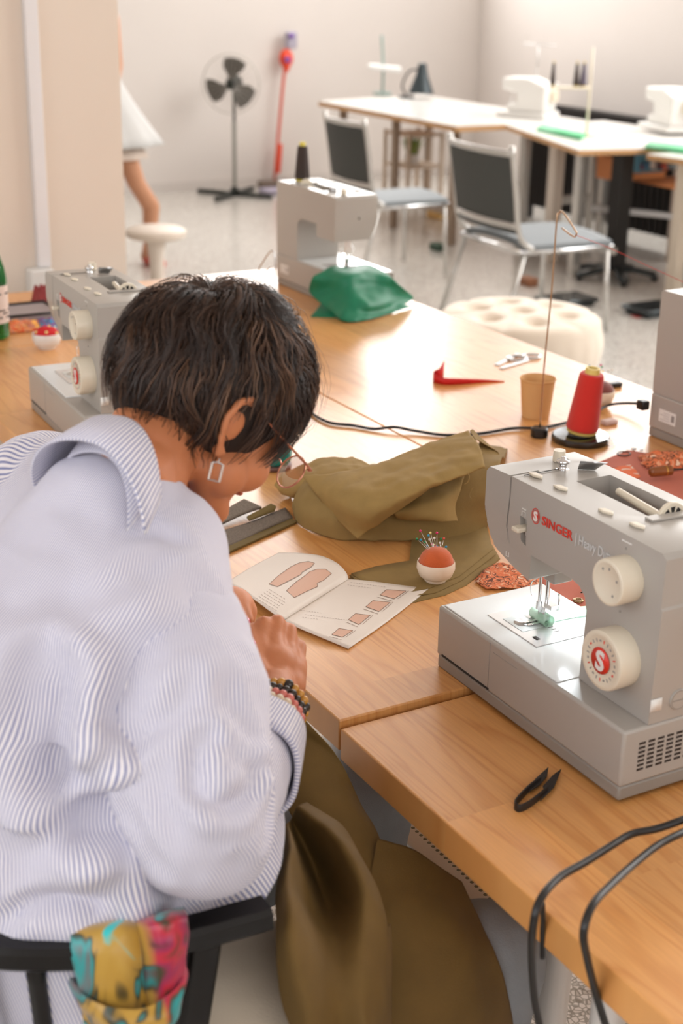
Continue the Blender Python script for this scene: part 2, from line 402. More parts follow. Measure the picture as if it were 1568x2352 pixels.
table('work_table', DX + .001, DY + .003, 1.42, 2.66, TZ, 'oak table under the sewing machine that is seen from behind', [(.82, 2.5), (1.33, 2.5), (1.33, 2.16), (.82, 2.16)])
table('work_table', -0.004, -1.45, 0.708, -0.004, TZ - .006, 'nearest oak table, holding black snips and two hanging black cords', [(.19, PX(1286, 2250, .19).y), (.12, PX(1404, 2310, .12).y), (.62, -1.3), (.09, -1.3)])
table('work_table', DX + .001, -1.45, 1.42, -0.004, TZ, 'oak table at the right edge behind the nearest sewing machine', [(.82, -.12), (1.33, -.12), (1.33, -1.3), (.82, -1.3)])
# ================================================================== sewing machines
# local frame: x from the needle end to the handwheel end, y from front to back, z up
BED = mat('glossy_bed_plastic', srgb(228, 231, 231), 0.10, coat=0.3)
CLR = mat('clear_cover', srgb(205, 212, 212), 0.08, spec=0.7, coat=0.5)
GAP = mat('shadow_gap', srgb(40, 36, 32), 0.8)
def knob(name, c, r, h, parent, n=72, cap=None):
    """knurled knob pointing to -y"""
    b = MB(); c = Vector(c); prof_n = n
    def rg(y, rad, k):
        return [b.verts.new(c + Vector(((rad - (k if i % 2 else 0)) * math.cos(2 * PI * i / prof_n), y, (rad - (k if i % 2 else 0)) * math.sin(2 * PI * i / prof_n)))) for i in range(prof_n)]
    A = rg(0, r * .985, .0006); B_ = rg(-h * .86, r, .0006); C1 = rg(-h * .97, r * .97, 0); C2 = rg(-h, r * .93, 0); C3 = rg(-h, r * .80, 0); C4 = rg(-h * .97, r * .76, 0)
    bridge(b, A, B_); bridge(b, B_, C1); bridge(b, C1, C2); bridge(b, C2, C3); bridge(b, C3, C4); b.faces.new(C4); b.faces.new(A[::-1])
    return link(name, fin(b), CRM, parent, smooth='auto')
def disc(b, c, r, y, n=32, rx=None, th=.0006):
    cyl(b, (c[0], y + th, c[2]), (c[0], y, c[2]), r, r, n)
def make_machine(label):
    r = empty('sewing_machine', (0, 0, 0), 0, label, 'sewing machine')
    # base
    b = MB(); box(b, 0, 0.0, .019, .398, .176, .093); base = link('base', fin(b), PLG, r, bevel=.004, seg=3)
    b = MB(); box(b, .0015, .0015, .000, .3965, .1745, .019); link('base_skirt', fin(b), PLD, r, bevel=.003)
    b = MB(); box(b, .014, -.0006, .0215, .128, .003, .0245); link('storage_groove', fin(b), GAP, base)
    b = MB(); box(b, .1255, -.0004, .0245, .1262, .003, .0905)
    box(b, .1330, -.0003, .0795, .187, .003, .0802); link('panel_seam', fin(b), GRP, base)
    # glossy bed with needle plate
    b = MB(); box(b, .006, .006, .0925, .262, .172, .0945); bed = link('bed', fin(b), BED, r, bevel=.0012)
    b = MB(); box(b, .060, .040, .0945, .172, .142, .0957); pl = link('needle_plate', fin(b), mat('needle_plate_metal', srgb(222, 222, 222), 0.18, metal=.55), r, bevel=.0008)
    b = MB(); box(b, .082, .050, .0957, .128, .084, .0963); link('bobbin_cover', fin(b), CLR, pl, bevel=.0006)
    b = MB()
    for k in range(4): box(b, .100 + k * .0042, .098, .0957, .1018 + k * .0042, .112, .0966)
    box(b, .146, .052, .0957, .156, .058, .0963)
    for k in range(5): box(b, .118 + k * .007, .088, .0957, .1187 + k * .007, .096, .0961)
    link('feed_dog', fin(b), SLOT, pl)
    b = MB(); cyl(b, (.104, .067, .0963), (.104, .067, .0966), .012, .012, 24); link('bobbin', fin(b), STEEL, pl)
    # arm, head and column: front outline (x,z) extruded in y
    prof = [(.045, .298), (.045, .182), (.150, .182), (.152, .184), (.152, .2175),
            (.235, .2175), (.252, .214), (.264, .204), (.269, .188), (.268, .150), (.266, .0935), (.3965, .0935), (.400, .240), (.3975, .243), (.3985, .302), (.392, .308),
            (.240, .309), (.100, .308), (.052, .306)]
    b = MB(); prism(b, [(x, .036, z) for x, z in prof], (0, .138, 0)); me = fin(b)
    c0 = MB(); sa = [(.01, .262), (.034, .258), (.037, .247), (.042, .228), (.049, .208), (.057, .193), (.069, .176), (.01, .176)]; sb = [(.01, .262), (.0362, .258), (.0362, .247), (.0362, .228), (.0362, .208), (.0362, .193), (.0362, .176), (.01, .176)]
    def sec(x, q): return [c0.verts.new((x, y, z)) for y, z in q]
    S1 = sec(.030, sa); S2 = sec(.150, sb); S3 = sec(.153, sb); bridge(c0, S1, S2); bridge(c0, S2, S3); c0.faces.new(S1[::-1]); c0.faces.new(S3)
    c1 = MB(); box(c1, .154, .098, .262, .292, .153, .40)          # carrying recess, open downwards at the back
    c3 = MB(); prism(c3, [(x, .030, z) for x, z in ((.098, .320), (.1012, .320), (.1005, .270), (.097, .235), (.0985, .222), (.103, .205), (.108, .188), (.113, .180), (.109, .178), (.100, .195), (.0945, .215), (.0945, .240), (.0985, .280))], (0, .0095, 0))
    c4 = MB(); box(c4, .097, .030, .3055, .1012, .080, .32)
    c5 = MB(); prism(c5, [(x, .030, z) for x, z in ((.124, .262), (.139, .261), (.139, .225), (.128, .228))], (0, .014, 0))
    c6 = MB(); box(c6, .108, .030, .3075, .1088, .060, .32)
    me = cut(me, [fin(x) for x in (c0, c1, c3, c4, c5, c6)])
    body = link('body', me, PLG, r, bevel=.0045, seg=3)
    # dark slab set in the slit, its shade put into the colour
    b = MB(); box(b, .0965, .0405, .212, .1025, .0440, .306); link('slit_shade', fin(b), GAP, body)
    # thread tension lever
    b = MB(); box(b, .122, .024, .243, .137, .048, .2495); link('tension_lever', fin(b), CRM, r, bevel=.002)
    b = MB(); cyl(b, (.1335, .046, .237), (.1335, .046, .249), .006, .006, 16); link('tension_wheel', fin(b), PLW, r)
    # knobs
    k1 = knob('stitch_length_dial', (.338, .036, .258), .0285, .031, r)
    k2 = knob('pattern_dial', (.338, .036, .158), .0375, .030, r, 90)
    yy = .036 - .0302
    b = MB(); cyl(b, (.338, yy, .158), (.338, yy - .0006, .158), .0165, .0165, 40); bd = link('emblem', fin(b), RED, k2); tag(bd, label='red round emblem with a white S')
    t = text_mesh('S', .034, .0012, .0003, 'CENTER'); place_mesh(t, (.338, yy - .0010, .1465), (1, 0, 0), (0, 0, 1)); link('letter', t, WHP, k2, smooth=False)
    b = MB(); b2 = MB()
    for i in range(23):
        a = 2 * PI * i / 23 + .1; bb = b2 if i % 4 == 1 else b; cx, cz = .338 + .0245 * math.cos(a), .158 + .0245 * math.sin(a)
        u = Vector((math.cos(a), 0, math.sin(a))); s = Vector((-math.sin(a), 0, math.cos(a)))
        hw, hh = (.0008, .0022) if i % 3 else (.0016, .0012)
        prism(bb, [Vector((cx, yy + .0012, cz)) + u * q * hh + s * w * hw for q, w in ((-1, -1), (1, -1), (1, 1), (-1, 1))], (0, -.0004, 0))
    link('stitch_marks', fin(b), GRP, k2, smooth=False); link('red_stitch_marks', fin(b2), RED, k2, smooth=False)
    yk = .036 - .031
    b = MB()
    for a in (.4, 1.5, 2.2, 5.4): box(b, .338 + .017 * math.cos(a) - .001, yk + .0002, .258 + .017 * math.sin(a) - .0014, .338 + .017 * math.cos(a) + .001, yk + .0012, .258 + .017 * math.sin(a) + .0014)
    link('length_marks', fin(b), GRP, k1, smooth=False)
    b = MB()
    for (x, z) in ((.330, .292), (.330, .212)): cyl(b, (x, .0368, z), (x, .0354, z), .0016, .0016, 12)
    link('index_dot', fin(b), PLD, body)
    # printed words on the arm
    fy = .0352
    t = text_mesh('SINGER', .0165, .0002, .0004); place_mesh(t, (.170, fy, .2665), (1, 0, 0), (0, 0, 1))
    xs = [v.co.x for v in t.vertices]; sc = .062 / (max(xs) - min(xs))
    for v in t.vertices: v.co.x = .170 + (v.co.x - .170) * sc
    link('name_print', t, RED, body, smooth=False)
    b = MB(); A = ring(b, (.157, fy, .2725), (0, -1, 0), .0085, 36, (1, 0, 0), .0105); B_ = ring(b, (.157, fy, .2725), (0, -1, 0), .0072, 36, (1, 0, 0), .0092); bridge(b, A, B_)
    C1 = ring(b, (.157, fy, .2725), (0, -1, 0), .0058, 36, (1, 0, 0), .0078); b.faces.new(C1)
    link('round_logo', fin(b), RED, body, smooth=False)
    t = text_mesh('S', .017, .0007, .0004, 'CENTER'); place_mesh(t, (.157, fy - .0002, .2665), (1, 0, 0), (0, 0, 1)); link('logo_letter', t, WHP, body, smooth=False)
    t = text_mesh('| Heavy Duty', .0185, .0001, .0004); place_mesh(t, (.2375, fy, .2660), (1, 0, 0), (0, 0, 1))
    xs = [v.co.x for v in t.vertices]; sc = .070 / (max(xs) - min(xs))
    for v in t.vertices: v.co.x = .2375 + (v.co.x - .2375) * sc
    link('heavy_duty_print', t, mat('pale_print', srgb(214, 214, 212), .5), body, smooth=False)
    b = MB(); box(b, .322, fy, .2995, .339, fy + .001, .3008); box(b, .128, fy, .2725, .136, fy + .001, .274)
    tube(b, [(.1285, fy, .264), (.1285, fy, .270), (.1355, fy, .270), (.1355, fy, .264)], .0005, 4, smooth=0)
    tube(b, [(.100, fy, .204), (.100, fy, .198), (.106, fy, .198), (.106, fy, .204)], .0005, 4, smooth=0)
    link('small_print', fin(b), WHP, body, smooth=False)
    # top details
    b = MB(); cyl(b, (.078, .128, .308), (.078, .128, .323), .0085, .008, 28); link('bobbin_winder_stop', fin(b), CRM, r, smooth='auto')
    b = MB(); lathe(b, [(0, .3255), (.003, .325), (.004, .321), (.0085, .3205), (.009, .317), (.006, .3165), (.006, .3085), (.009, .308)], (.107, .112, 0), 24); link('tension_disc', fin(b), CHR, r)
    b = MB(); prism(b, [(.118, .128, .3085), (.122, .128, .321), (.150, .150, .324), (.140, .150, .318), (.130, .146, .3085)], (0, .0015, 0)); link('thread_guide', fin(b), STEEL, r)
    b = MB(); tube(b, [(.108, .05, .3092), (.107, .11, .3092)], .0006, 5, smooth=0)
    link('guide_groove', fin(b), GAP, body)
    for x, y in ((.118, .062), (.170, .062), (.262, .060), (.315, .064)):
        b = MB(); prism(b, [(x - .012, y - .004, .3085), (x, y - .0055, .3085), (x + .012, y, .3085), (x + .006, y + .006, .3085), (x - .008, y + .004, .3085)], (0, 0, .0035)); link('pattern_tab', fin(b), CRM, r, bevel=.0012)
    # spool pin lying in the recess and the ribbed wheel beside it
    b = MB(); cyl(b, (.190, .138, .300), (.292, .124, .300), .0048, .006, 18); link('spool_pin', fin(b), CRM, r, smooth='auto')
    b = MB(); c = Vector((.294, .130, .302))
    o_ = cyl(b, c, c + Vector((.006, 0, 0)), .021, .021, 36)
    w_ = link('spool_wheel', fin(b), CRM, r, bevel=.001)
    b = MB()
    for i in range(9):
        a = 2 * PI * i / 9; a2 = a + .42
        q = [c + Vector((.0061, rr * math.cos(t_), rr * math.sin(t_))) for rr, t_ in ((.009, a), (.016, a), (.016, a2), (.009, a2))]
        prism(b, q, (.0003, 0, 0))
    cyl(b, c + Vector((.006, 0, 0)), c + Vector((.0064, 0, 0)), .0055, .0055, 16)
    link('wheel_spokes', fin(b), GAP, w_, smooth=False)
    b = MB(); prism(b, [(.298, .088, .3085), (.312, .088, .3085), (.318, .170, .3085), (.304, .170, .3085)], (0, 0, .003)); link('wheel_cover', fin(b), PLG, r, bevel=.001)
    # needle assembly
    b = MB(); cyl(b, (.118, .094, .105), (.118, .094, .2), .0028, .0028, 14); link('presser_bar', fin(b), CHR, r, smooth='auto')
    b = MB(); cyl(b, (.112, .086, .118), (.112, .086, .2), .0022, .0022, 14); cyl(b, (.112, .086, .097), (.112, .086, .122), .0006, .0008, 8)
    lathe(b, [(0, .128), (.0045, .128), (.0045, .116), (0, .116)], (.112, .086, 0), 12); link('needle_bar', fin(b), CHR, r, smooth='auto')
    b = MB(); box(b, .106, .066, .0968, .1105, .100, .0985); box(b, .1145, .066, .0968, .119, .100, .0985); box(b, .106, .090, .0968, .119, .101, .101); box(b, .110, .088, .100, .122, .098, .120)
    link('presser_foot', fin(b), CHR, r, bevel=.0006)
    b = MB(); tube(b, [(.124, .096, .122), (.130, .104, .118), (.136, .100, .132), (.139, .096, .145)], .0016, 8); tube(b, [(.108, .084, .160), (.100, .080, .150), (.098, .082, .135), (.104, .084, .128)], .0007, 6)
    box(b, .120, .088, .122, .136, .100, .128); link('lift_lever', fin(b), CHR, r, smooth='auto')
    b = MB(); box(b, .125, .080, .165, .148, .110, .184); link('thread_cutter_block', fin(b), PLG, r, bevel=.002)
    # handwheel end: vents, dial, handwheel, socket
    b = MB()
    for i in range(9):
        for j in range(7): box(b, .3975, .024 + i * .0142, .036 + j * .0058, .3984, .024 + i * .0142 + .0098, .036 + j * .0058 + .0030)
    link('vent_slots', fin(b), SLOT, base, smooth=False)
    b = MB(); cyl(b, (.396, .078, .118), (.3995, .078, .118), .0135, .0135, 32); sw = link('end_cap', fin(b), PLG, r, bevel=.001)
    b = MB(); A = ring(b, (.3998, .078, .118), (1, 0, 0), .0125, 32); B_ = ring(b, (.3998, .078, .118), (1, 0, 0), .0112, 32); bridge(b, A, B_); box(b, .3996, .068, .1172, .3999, .088, .1186); link('cap_groove', fin(b), PLD, sw, smooth=False)
    b = MB(); box(b, .398, .035, .111, .3987, .052, .127); link('end_glint', fin(b), WHP, r)  # whitish reflection on the end face, drawn as a white patch
    b = MB(); lathe(b, [(0, .0), (.033, .0), (.037, .004), (.037, .018), (.030, .024), (.012, .026), (0, .026)], (.400, .118, .235), 40, (1, 0, 0)); link('handwheel', fin(b), CRM, r, smooth='auto')
    # back face details
    b = MB(); cyl(b, (.30, .1695, .27), (.30, .1706, .27), .003, .003, 12); cyl(b, (.0372, .10, .245), (.0378, .10, .245), .003, .003, 12); link('screw_hole', fin(b), GAP, body)
    b = MB(); box(b, .318, .1755, .040, .368, .1764, .066); sl = link('rating_label', fin(b), WHP, base, smooth=False)
    b = MB()
    for k in range(4): box(b, .336, .1763, .060 - k * .005, .336 + (.028 if k % 2 else .018), .1767, .0588 - k * .005 + .0004)
    box(b, .322, .1763, .046, .331, .1767, .060)
    link('label_print', fin(b), GRP, base, smooth=False)
    return r
mach = make_machine('nearest grey sewing machine, its bed lit, red emblem on the lower cream dial')
mach.location = (0.1975, 0.0805, TZ - 0.0005); mach.rotation_euler.z = math.radians(-90.6)
m2 = copy_tree(mach); m2.location = (0.088, 1.520, TZ + .0005); m2.rotation_euler.z = math.radians(-93.0); m2['label'] = 'sewing machine near the green bottle, half hidden behind the head of the woman'
m3 = copy_tree(mach); m3.location = (1.345, 2.060, TZ + .0005); m3.rotation_euler.z = math.radians(90); m3['label'] = 'sewing machine seen from behind, green fabric under its needle, dark thread cone on top'
m4 = copy_tree(mach); m4.location = (1.354, 0.373, TZ + .0005); m4.rotation_euler.z = math.radians(90); m4['label'] = 'sewing machine beside the red thread cone, only its plain back with rating label showing'
# the lamp under the head of the nearest machine
lp = bpy.data.lights.new('machine_lamp', 'AREA'); lp.size = .03; lp.energy = 0.5; lp.color = (0.86, 0.95, 1.0)
lo = bpy.data.objects.new('machine_lamp', lp); S.collection.objects.link(lo); lo.parent = mach; lo.location = (.135, .115, .1795); lo.rotation_euler = (0, math.radians(-14), 0)
lp = bpy.data.lights.new('machine_lamp', 'AREA'); lp.size = .03; lp.energy = 0.08; lp.color = (0.86, 0.95, 1.0)
lo = bpy.data.objects.new('machine_lamp', lp); S.collection.objects.link(lo); lo.parent = m2; lo.location = (.135, .115, .1795); lo.rotation_euler = (0, math.radians(-14), 0)
# ================================================================== things on the tables
def vec(x, y, z=TZ): return Vector((x, y, z))
def spool_cone(name, base, h, r0, r1, thread, label, group=None, lean=(0, 0, 1), tipcol=None):
    r = empty(name, base, 0, label, 'thread cone', group); ax = Vector(lean).normalized()
    b = MB(); lathe(b, [(0, 0), (r0 * .92, 0), (r0 * .96, .003), (r0 * .62, .008), (r1 * .60, h + .010), (r1 * .58, h + .012), (r1 * .40, h + .012), (r1 * .36, h - .01), (0, h - .01)], (0, 0, 0), 28, ax)
    link('cone_core', fin(b), tipcol or mat('yellow_core', srgb(226, 200, 110), .5), r, smooth='auto')
    b = MB(); n = 60; prof = [(r0 * .6, .006), (r0 * .97, .007)]
    for i in range(n + 1): t = i / n; prof.append((r0 + (r1 - r0) * t + .0004 * (i % 2), .010 + (h - .014) * t))
    prof += [(r1 * .93, h), (r1 * .55, h + .001)]
    lathe(b, prof, (0, 0, 0), 36, ax); link('thread', fin(b), thread, r, smooth='auto'); return r
REDT = mat('red_thread', srgb(214, 36, 22), .75, bump=.5, bscale=1200, sheen=.3)
DKT = mat('dark_thread', srgb(62, 50, 46), .8, bump=.4, bscale=900)
# thread stand
sc = vec(1.026, .803); rb = vec(.966, .864)
r_ = empty('thread_stand', sc, 0, 'black plastic thread stand with tall bent wire guide', 'thread stand')
b = MB(); lathe(b, [(0, 0), (.058, 0), (.060, .003), (.060, .011), (.057, .014), (.028, .0145), (.026, .018), (.012, .019), (0, .019)], sc, 48)
link('round_base', fin(b), mat('glossy_black', srgb(22, 19, 18), .12, coat=.6), r_, world=True, smooth='auto')
b = MB(); d = (rb - sc).normalized(); q = sc + d * .050; lathe(b, [(0, 0), (.017, 0), (.018, .003), (.018, .017), (.015, .020), (0, .020)], rb, 28)
link('wire_socket', fin(b), BLK, r_, world=True, smooth='auto')
top = PX(1279, 492, rb.x - .004)
bnd = [rb + Vector((0, 0, .01)), rb.lerp(top, .33) + Vector((-.001, .001, 0)), rb.lerp(top, .66) + Vector((.001, -.001, 0)), top + Vector((0, 0, -.012)), top + Vector((.002, -.002, 0)), PX(1292, 487, top.x + .004), PX(1321, 530, top.x + .006), PX(1323, 538, top.x + .008), PX(1316, 543, top.x + .008), PX(1290, 524, top.x + .012)]
b = MB(); tube(b, bnd, .0017, 8, smooth=4); link('wire_guide', fin(b), mat('wire', srgb(190, 160, 130), .25, metal=1.0), r_, world=True)
spool_cone('thread_cone', sc + Vector((.001, 0, .0195)), .126, .0335, .0250, REDT, 'tall red thread cone on the black thread stand', lean=(.06, -.08, 1))
tp = PX(1322, 540, top.x + .008)
b = MB(); tube(b, [tp, PD(1400, 570, 3.05), PD(1490, 612, 3.0), PD(1600, 662, 2.9)], .0006, 5)
one('red_thread', b, REDT, 'loose red thread running from the bent wire guide', 'thread')
# thread cone on the far machine
spool_cone('thread_cone', Vector((1.235, 2.418, TZ + .309)), .100, .0225, .0150, DKT, 'dark brown thread cone on top of the sewing machine seen from behind', lean=(.0, -.0, 1), tipcol=mat('yellow_tip', srgb(222, 205, 84), .5))
# thin wire guide seen behind the hair
r_ = empty('wire_hook', vec(.80, 1.85), 0, 'thin steel thread guide wire rising behind the hair of the woman', 'wire')
pb = vec(.80, 1.85)
b = MB(); t1 = PX(631, 585, .80); pb = Vector((.80, t1.y, TZ)); r_.location = pb
b = MB(); tube(b, [pb, pb.lerp(t1, .5), t1 - Vector((0, 0, .006)), PX(622, 577, .80), PX(606, 598, .805), PX(594, 620, .81), PX(606, 626, .812), PX(622, 612, .815)], .0017, 8, smooth=4); link('wire', fin(b), STEEL, r_, world=True)
b = MB(); lathe(b, [(0, 0), (.03, 0), (.03, .008), (.012, .012), (0, .012)], pb, 24); link('foot', fin(b), BLK, r_, world=True, smooth='auto')
# paper cup
cc = vec(1.046, .984)
r_ = empty('paper_cup', cc, 0, 'brown kraft paper cup behind the red thread cone', 'cup')
b = MB(); lathe(b, [(0, .004), (.028, .004), (.0285, 0), (.030, .0005), (.0375, .082), (.0390, .083), (.0395, .085), (.0385, .087), (.0368, .085), (.0290, .008), (0, .0075)], cc, 40)
link('cup_wall', fin(b), mat('kraft_paper', srgb(214, 164, 106), .7, bump=.05), r_, world=True, smooth='auto')
# pincushions
def pincushion(c, rb_, hb, ball, ballmat, bowlmat, label, pins, dome=1.0, col=None):
    r = empty('pincushion', c, 0, label, 'pincushion')
    b = MB(); lathe(b, [(0, 0), (rb_ * .52, 0), (rb_ * .58, .002), (rb_ * .60, .005), (rb_ * .85, hb * .30), (rb_, hb * .65), (rb_ * .985, hb * .93), (rb_ * .955, hb), (rb_ * .90, hb * .97), (rb_ * .88, hb * .8), (0, hb * .4)], c, 40)
    link('bowl', fin(b), bowlmat, r, world=True, smooth='auto')
    b = MB(); sphere(b, c + Vector((0, 0, hb * .93)), ball, (1, 1, dome), sub=4)
    link('cushion', fin(b), ballmat, r, world=True)
    return r
ORF = mat('rust_fabric', srgb(214, 98, 42), .85, bump=.5, bscale=900, var=.12, vscale=60, sheen=.3)
BWL = mat('pale_maple', srgb(240, 222, 200), .45)
c1 = vec(.354, .322, TZ + .0045)
pincushion(c1, .0305, .034, .0272, ORF, BWL, 'white wooden bowl pincushion with rust orange cushion full of pins', 0, .92)
PC = {'pink': srgb(220, 30, 110), 'blue': srgb(40, 150, 190), 'green': srgb(30, 140, 80), 'yellow': srgb(238, 216, 140), 'white': srgb(238, 232, 220), 'red': srgb(216, 70, 50)}
PM = {k: mat('pin_%s' % k, v, .25) for k, v in PC.items()}
PINM = mat('pin_steel', srgb(215, 210, 200), .25, metal=1.0)
def pin(hx, hy, z, foot, colr, where, grp, rad=.0021):
    hd = P(hx, hy, z); r = empty('pin', foot, 0, 'steel pin with %s ball head stuck in the %s' % (colr, where), 'pin', grp)
    b = MB(); cyl(b, foot, hd, .0004, .0004, 6); link('shaft', fin(b), PINM, r, world=True)
    b = MB(); sphere(b, hd, rad, sub=2); link('pin_head', fin(b), PM[colr], r, world=True)
rnd = random.Random(4)
for hx, hy, cl in ((965, 1219, 'pink'), (957, 1238, 'green'), (966, 1240, 'blue'), (975, 1245, 'green'), (984, 1230, 'blue'), (988, 1224, 'yellow'), (1003, 1224, 'pink'), (997, 1236, 'white'), (986, 1239, 'white'),
                   (1012, 1238, 'green'), (1019, 1237, 'red'), (1010, 1247, 'white'), (991, 1250, 'pink'), (981, 1253, 'blue'), (1004, 1256, 'blue'), (997, 1252, 'yellow'), (1006, 1259, 'yellow'), (1024, 1256, 'blue'), (1023, 1262, 'yellow'), (999, 1259, 'red'), (1018, 1269, 'red'), (998, 1253, 'pink')):
    hgt = .078 - .0009 * max(0, hy - 1218) * .62
    fp = c1 + Vector((((hx - 997) / 40.0) * .012, ((997 - hx) / 60.0) * .008 + rnd.uniform(-.004, .004), .052))
    pin(hx, hy, TZ + hgt, fp, cl, 'rust orange cushion', 'ball headed pins in the rust orange pincushion')
c2 = vec(1.222, .985)
pincushion(c2, .034, .038, .031, mat('brown_velvet', srgb(126, 64, 56), .9, sheen=.4), BWL, 'pale bowl pincushion with dark brown cushion behind the red cone', 0, .75)
for k, (dx, dy, cl) in enumerate(((-.02, .0, 'blue'), (-.008, -.012, 'yellow'), (.006, .01, 'pink'), (.018, -.004, 'white'), (.002, -.014, 'white'), (-.014, .014, 'blue'), (.014, .016, 'green'))):
    f_ = c2 + Vector((dx, dy, .055)); h_ = c2 + Vector((dx * 1.4, dy * 1.4, .082 + .004 * (k % 3)))
    r = empty('pin', f_, 0, 'steel pin with %s ball head stuck in the dark brown cushion' % cl, 'pin', 'ball headed pins in the dark brown pincushion')
    b = MB(); cyl(b, f_, h_, .0004, .0004, 6); link('shaft', fin(b), PINM, r, world=True)
    b = MB(); sphere(b, h_, .0024, sub=2); link('pin_head', fin(b), PM[cl], r, world=True)
c3 = vec(.290, 2.000)
pc3 = pincushion(c3, .036, .040, .031, mat('red_cotton', srgb(206, 26, 34), .8), PLW, 'white bowl pincushion with red spotted cushion behind the green bottle', 0, .62)
b = MB()
for a, e in ((.2, .6), (1.2, .3), (2.2, .7), (3.3, .4), (4.4, .55), (5.4, .25), (0, 1.3)):
    v = Vector((math.cos(a) * math.cos(e), math.sin(a) * math.cos(e), math.sin(e) * .62)); sphere(b, c3 + Vector((0, 0, .0372)) + v * .0300, .0042, sub=2)
link('spots', fin(b), PM['yellow'], pc3, world=True)
# black small lid and pink eraser behind the stand
b = MB(); q = P(1410, 889, TZ); box(b, q.x - .018, q.y - .010, TZ, q.x + .018, q.y + .010, TZ + .012); one('clip', b, BLK, 'small black clip beside the dark brown pincushion', 'clip', bevel=.003)
b = MB(); q = P(1398, 974, TZ); box(b, q.x - .017, q.y - .011, TZ, q.x + .017, q.y + .011, TZ + .010); one('eraser', b, mat('eraser_pink', srgb(206, 178, 168), .7), 'small pale pink eraser below the dark brown pincushion', 'eraser', bevel=.003)
# red ribbon
def ribbon(pts, h, thick, name, material, label, cat, zs=None):
    b = MB(); pp = cr(pts, 8); hh = cr([Vector((x, 0, 0)) for x in h], 8); pv = None
    for p, q in zip(pp, hh):
        c = (b.verts.new(p), b.verts.new(p + Vector((0, 0, q.x))))
        if pv: b.faces.new((pv[0], c[0], c[1], pv[1]))
        pv = c
    return one(name, b, material, label, cat, solid=thick, offset=0)
ribbon([P(1018, 868, TZ), P(1008, 874, TZ), P(997, 872, TZ), P(996, 878, TZ), P(1020, 884, TZ), P(1060, 883, TZ), P(1110, 879, TZ), P(1158, 877, TZ)], [.042, .030, .022, .020, .017, .014, .008, .002], .0012, 'ribbon', mat('red_ribbon', srgb(206, 22, 20), .55), 'curled red ribbon lying on the pale table by the scissors', 'ribbon')
# scissors
sx = P(1168, 816, TZ); r_ = empty('scissors', sx, 0, 'steel scissors with round finger loops near the table edge', 'scissors')
for (cx_, cy_, rr) in ((1187, 822, .026), (1220, 818, .024)):
    c = P(cx_, cy_, TZ + .004); b = MB(); tube(b, [c + Vector((rr * math.cos(2 * PI * i / 16), rr * .8 * math.sin(2 * PI * i / 16), 0)) for i in range(16)], .0032, 8, closed=True, smooth=2); link('handle_loop', fin(b), STEEL, r_, world=True)
for (a, e_) in (((1190, 812), (1140, 838)), ((1212, 826), (1150, 846))):
    b = MB(); a_ = P(*a, TZ + .003); e2 = P(*e_, TZ + .002); obox(b, a_, e2, .012, .002); link('blade', fin(b), STEEL, r_, world=True, bevel=.0008)
# black snips on the nearest table
zt = TZ - .006
def snips():
    c = P(1235, 1815, zt); r = empty('thread_snips', c, 0, 'black thread snips lying open on the nearest table', 'snips')
    K = mat('black_iron', srgb(38, 33, 31), .45)
    bow = [(1222, 1822), (1205, 1838), (1190, 1845), (1183, 1848), (1184, 1858), (1196, 1861), (1212, 1851), (1236, 1833)]
    b = MB(); tube(b, [P(x, y, zt + .0075) for x, y in bow], .0012, 8, smooth=5, r2=.0060, ref0=None)
    b.free()
    def strip(pts, h0, name, th=.0022):
        b = MB(); pv = None
        for p in cr(pts, 6):
            c_ = (b.verts.new(p), b.verts.new(p + Vector((0, 0, h0))))
            if pv: b.faces.new((pv[0], c_[0], c_[1], pv[1]))
            pv = c_
        return link(name, fin(b), K, r, world=True, solid=th, offset=0, bevel=.0004)
    strip([P(1240, 1800, zt), P(1215, 1818, zt), P(1188, 1846, zt), P(1182, 1858, zt), P(1192, 1865, zt), P(1212, 1857, zt), P(1240, 1836, zt), P(1256, 1822, zt)], .010, 'spring_bow')
    for pts in (((1212, 1822), (1228, 1792), (1259, 1764), (1256, 1785), (1238, 1806)), ((1240, 1842), (1272, 1810), (1289, 1768), (1268, 1784), (1246, 1808), (1250, 1822))):
        b = MB(); prism(b, [P(x, y, zt + .004) for x, y in pts], (0, 0, .0022)); link('blade', fin(b), K, r, world=True, bevel=.0005)
snips()
# black cords
CORD = mat('black_rubber', srgb(28, 25, 24), .38)
def cord(pts, rad, label, n=10, name='power_cord'):
    b = MB(); tube(b, pts, rad, n, smooth=8); return one(name, b, CORD, label, 'cord')
cord([P(709, 890, TZ + .010), P(704, 915, TZ + .006), P(712, 945, TZ + .0045), P(755, 970, TZ + .0045), P(810, 977, TZ + .0045), P(858, 985, TZ + .0045), P(905, 981, TZ + .009), P(950, 989, TZ + .006), P(1020, 999, TZ + .004), P(1100, 996, TZ + .004), P(1175, 984, TZ + .005), P(1225, 983, TZ + .005), P(1260, 980, TZ + .004), P(1330, 962, TZ + .005), P(1370, 944, TZ + .007), P(1400, 930, TZ + .012), P(1440, 926, TZ + .018), P(1484, 928, TZ + .030)], .0033, 'thin black cord crossing the tables to the plain backed sewing machine')
b = MB(); q = PX(1484, 928, 1.178); box(b, q.x - .020, q.y - .012, q.z - .010, q.x, q.y + .010, q.z + .010); one('plug', b, BLK, 'black plug at the end of the cord behind the red cone', 'plug', bevel=.003)
def hang(pts): return [P(x, y, z) for x, y, z in pts]
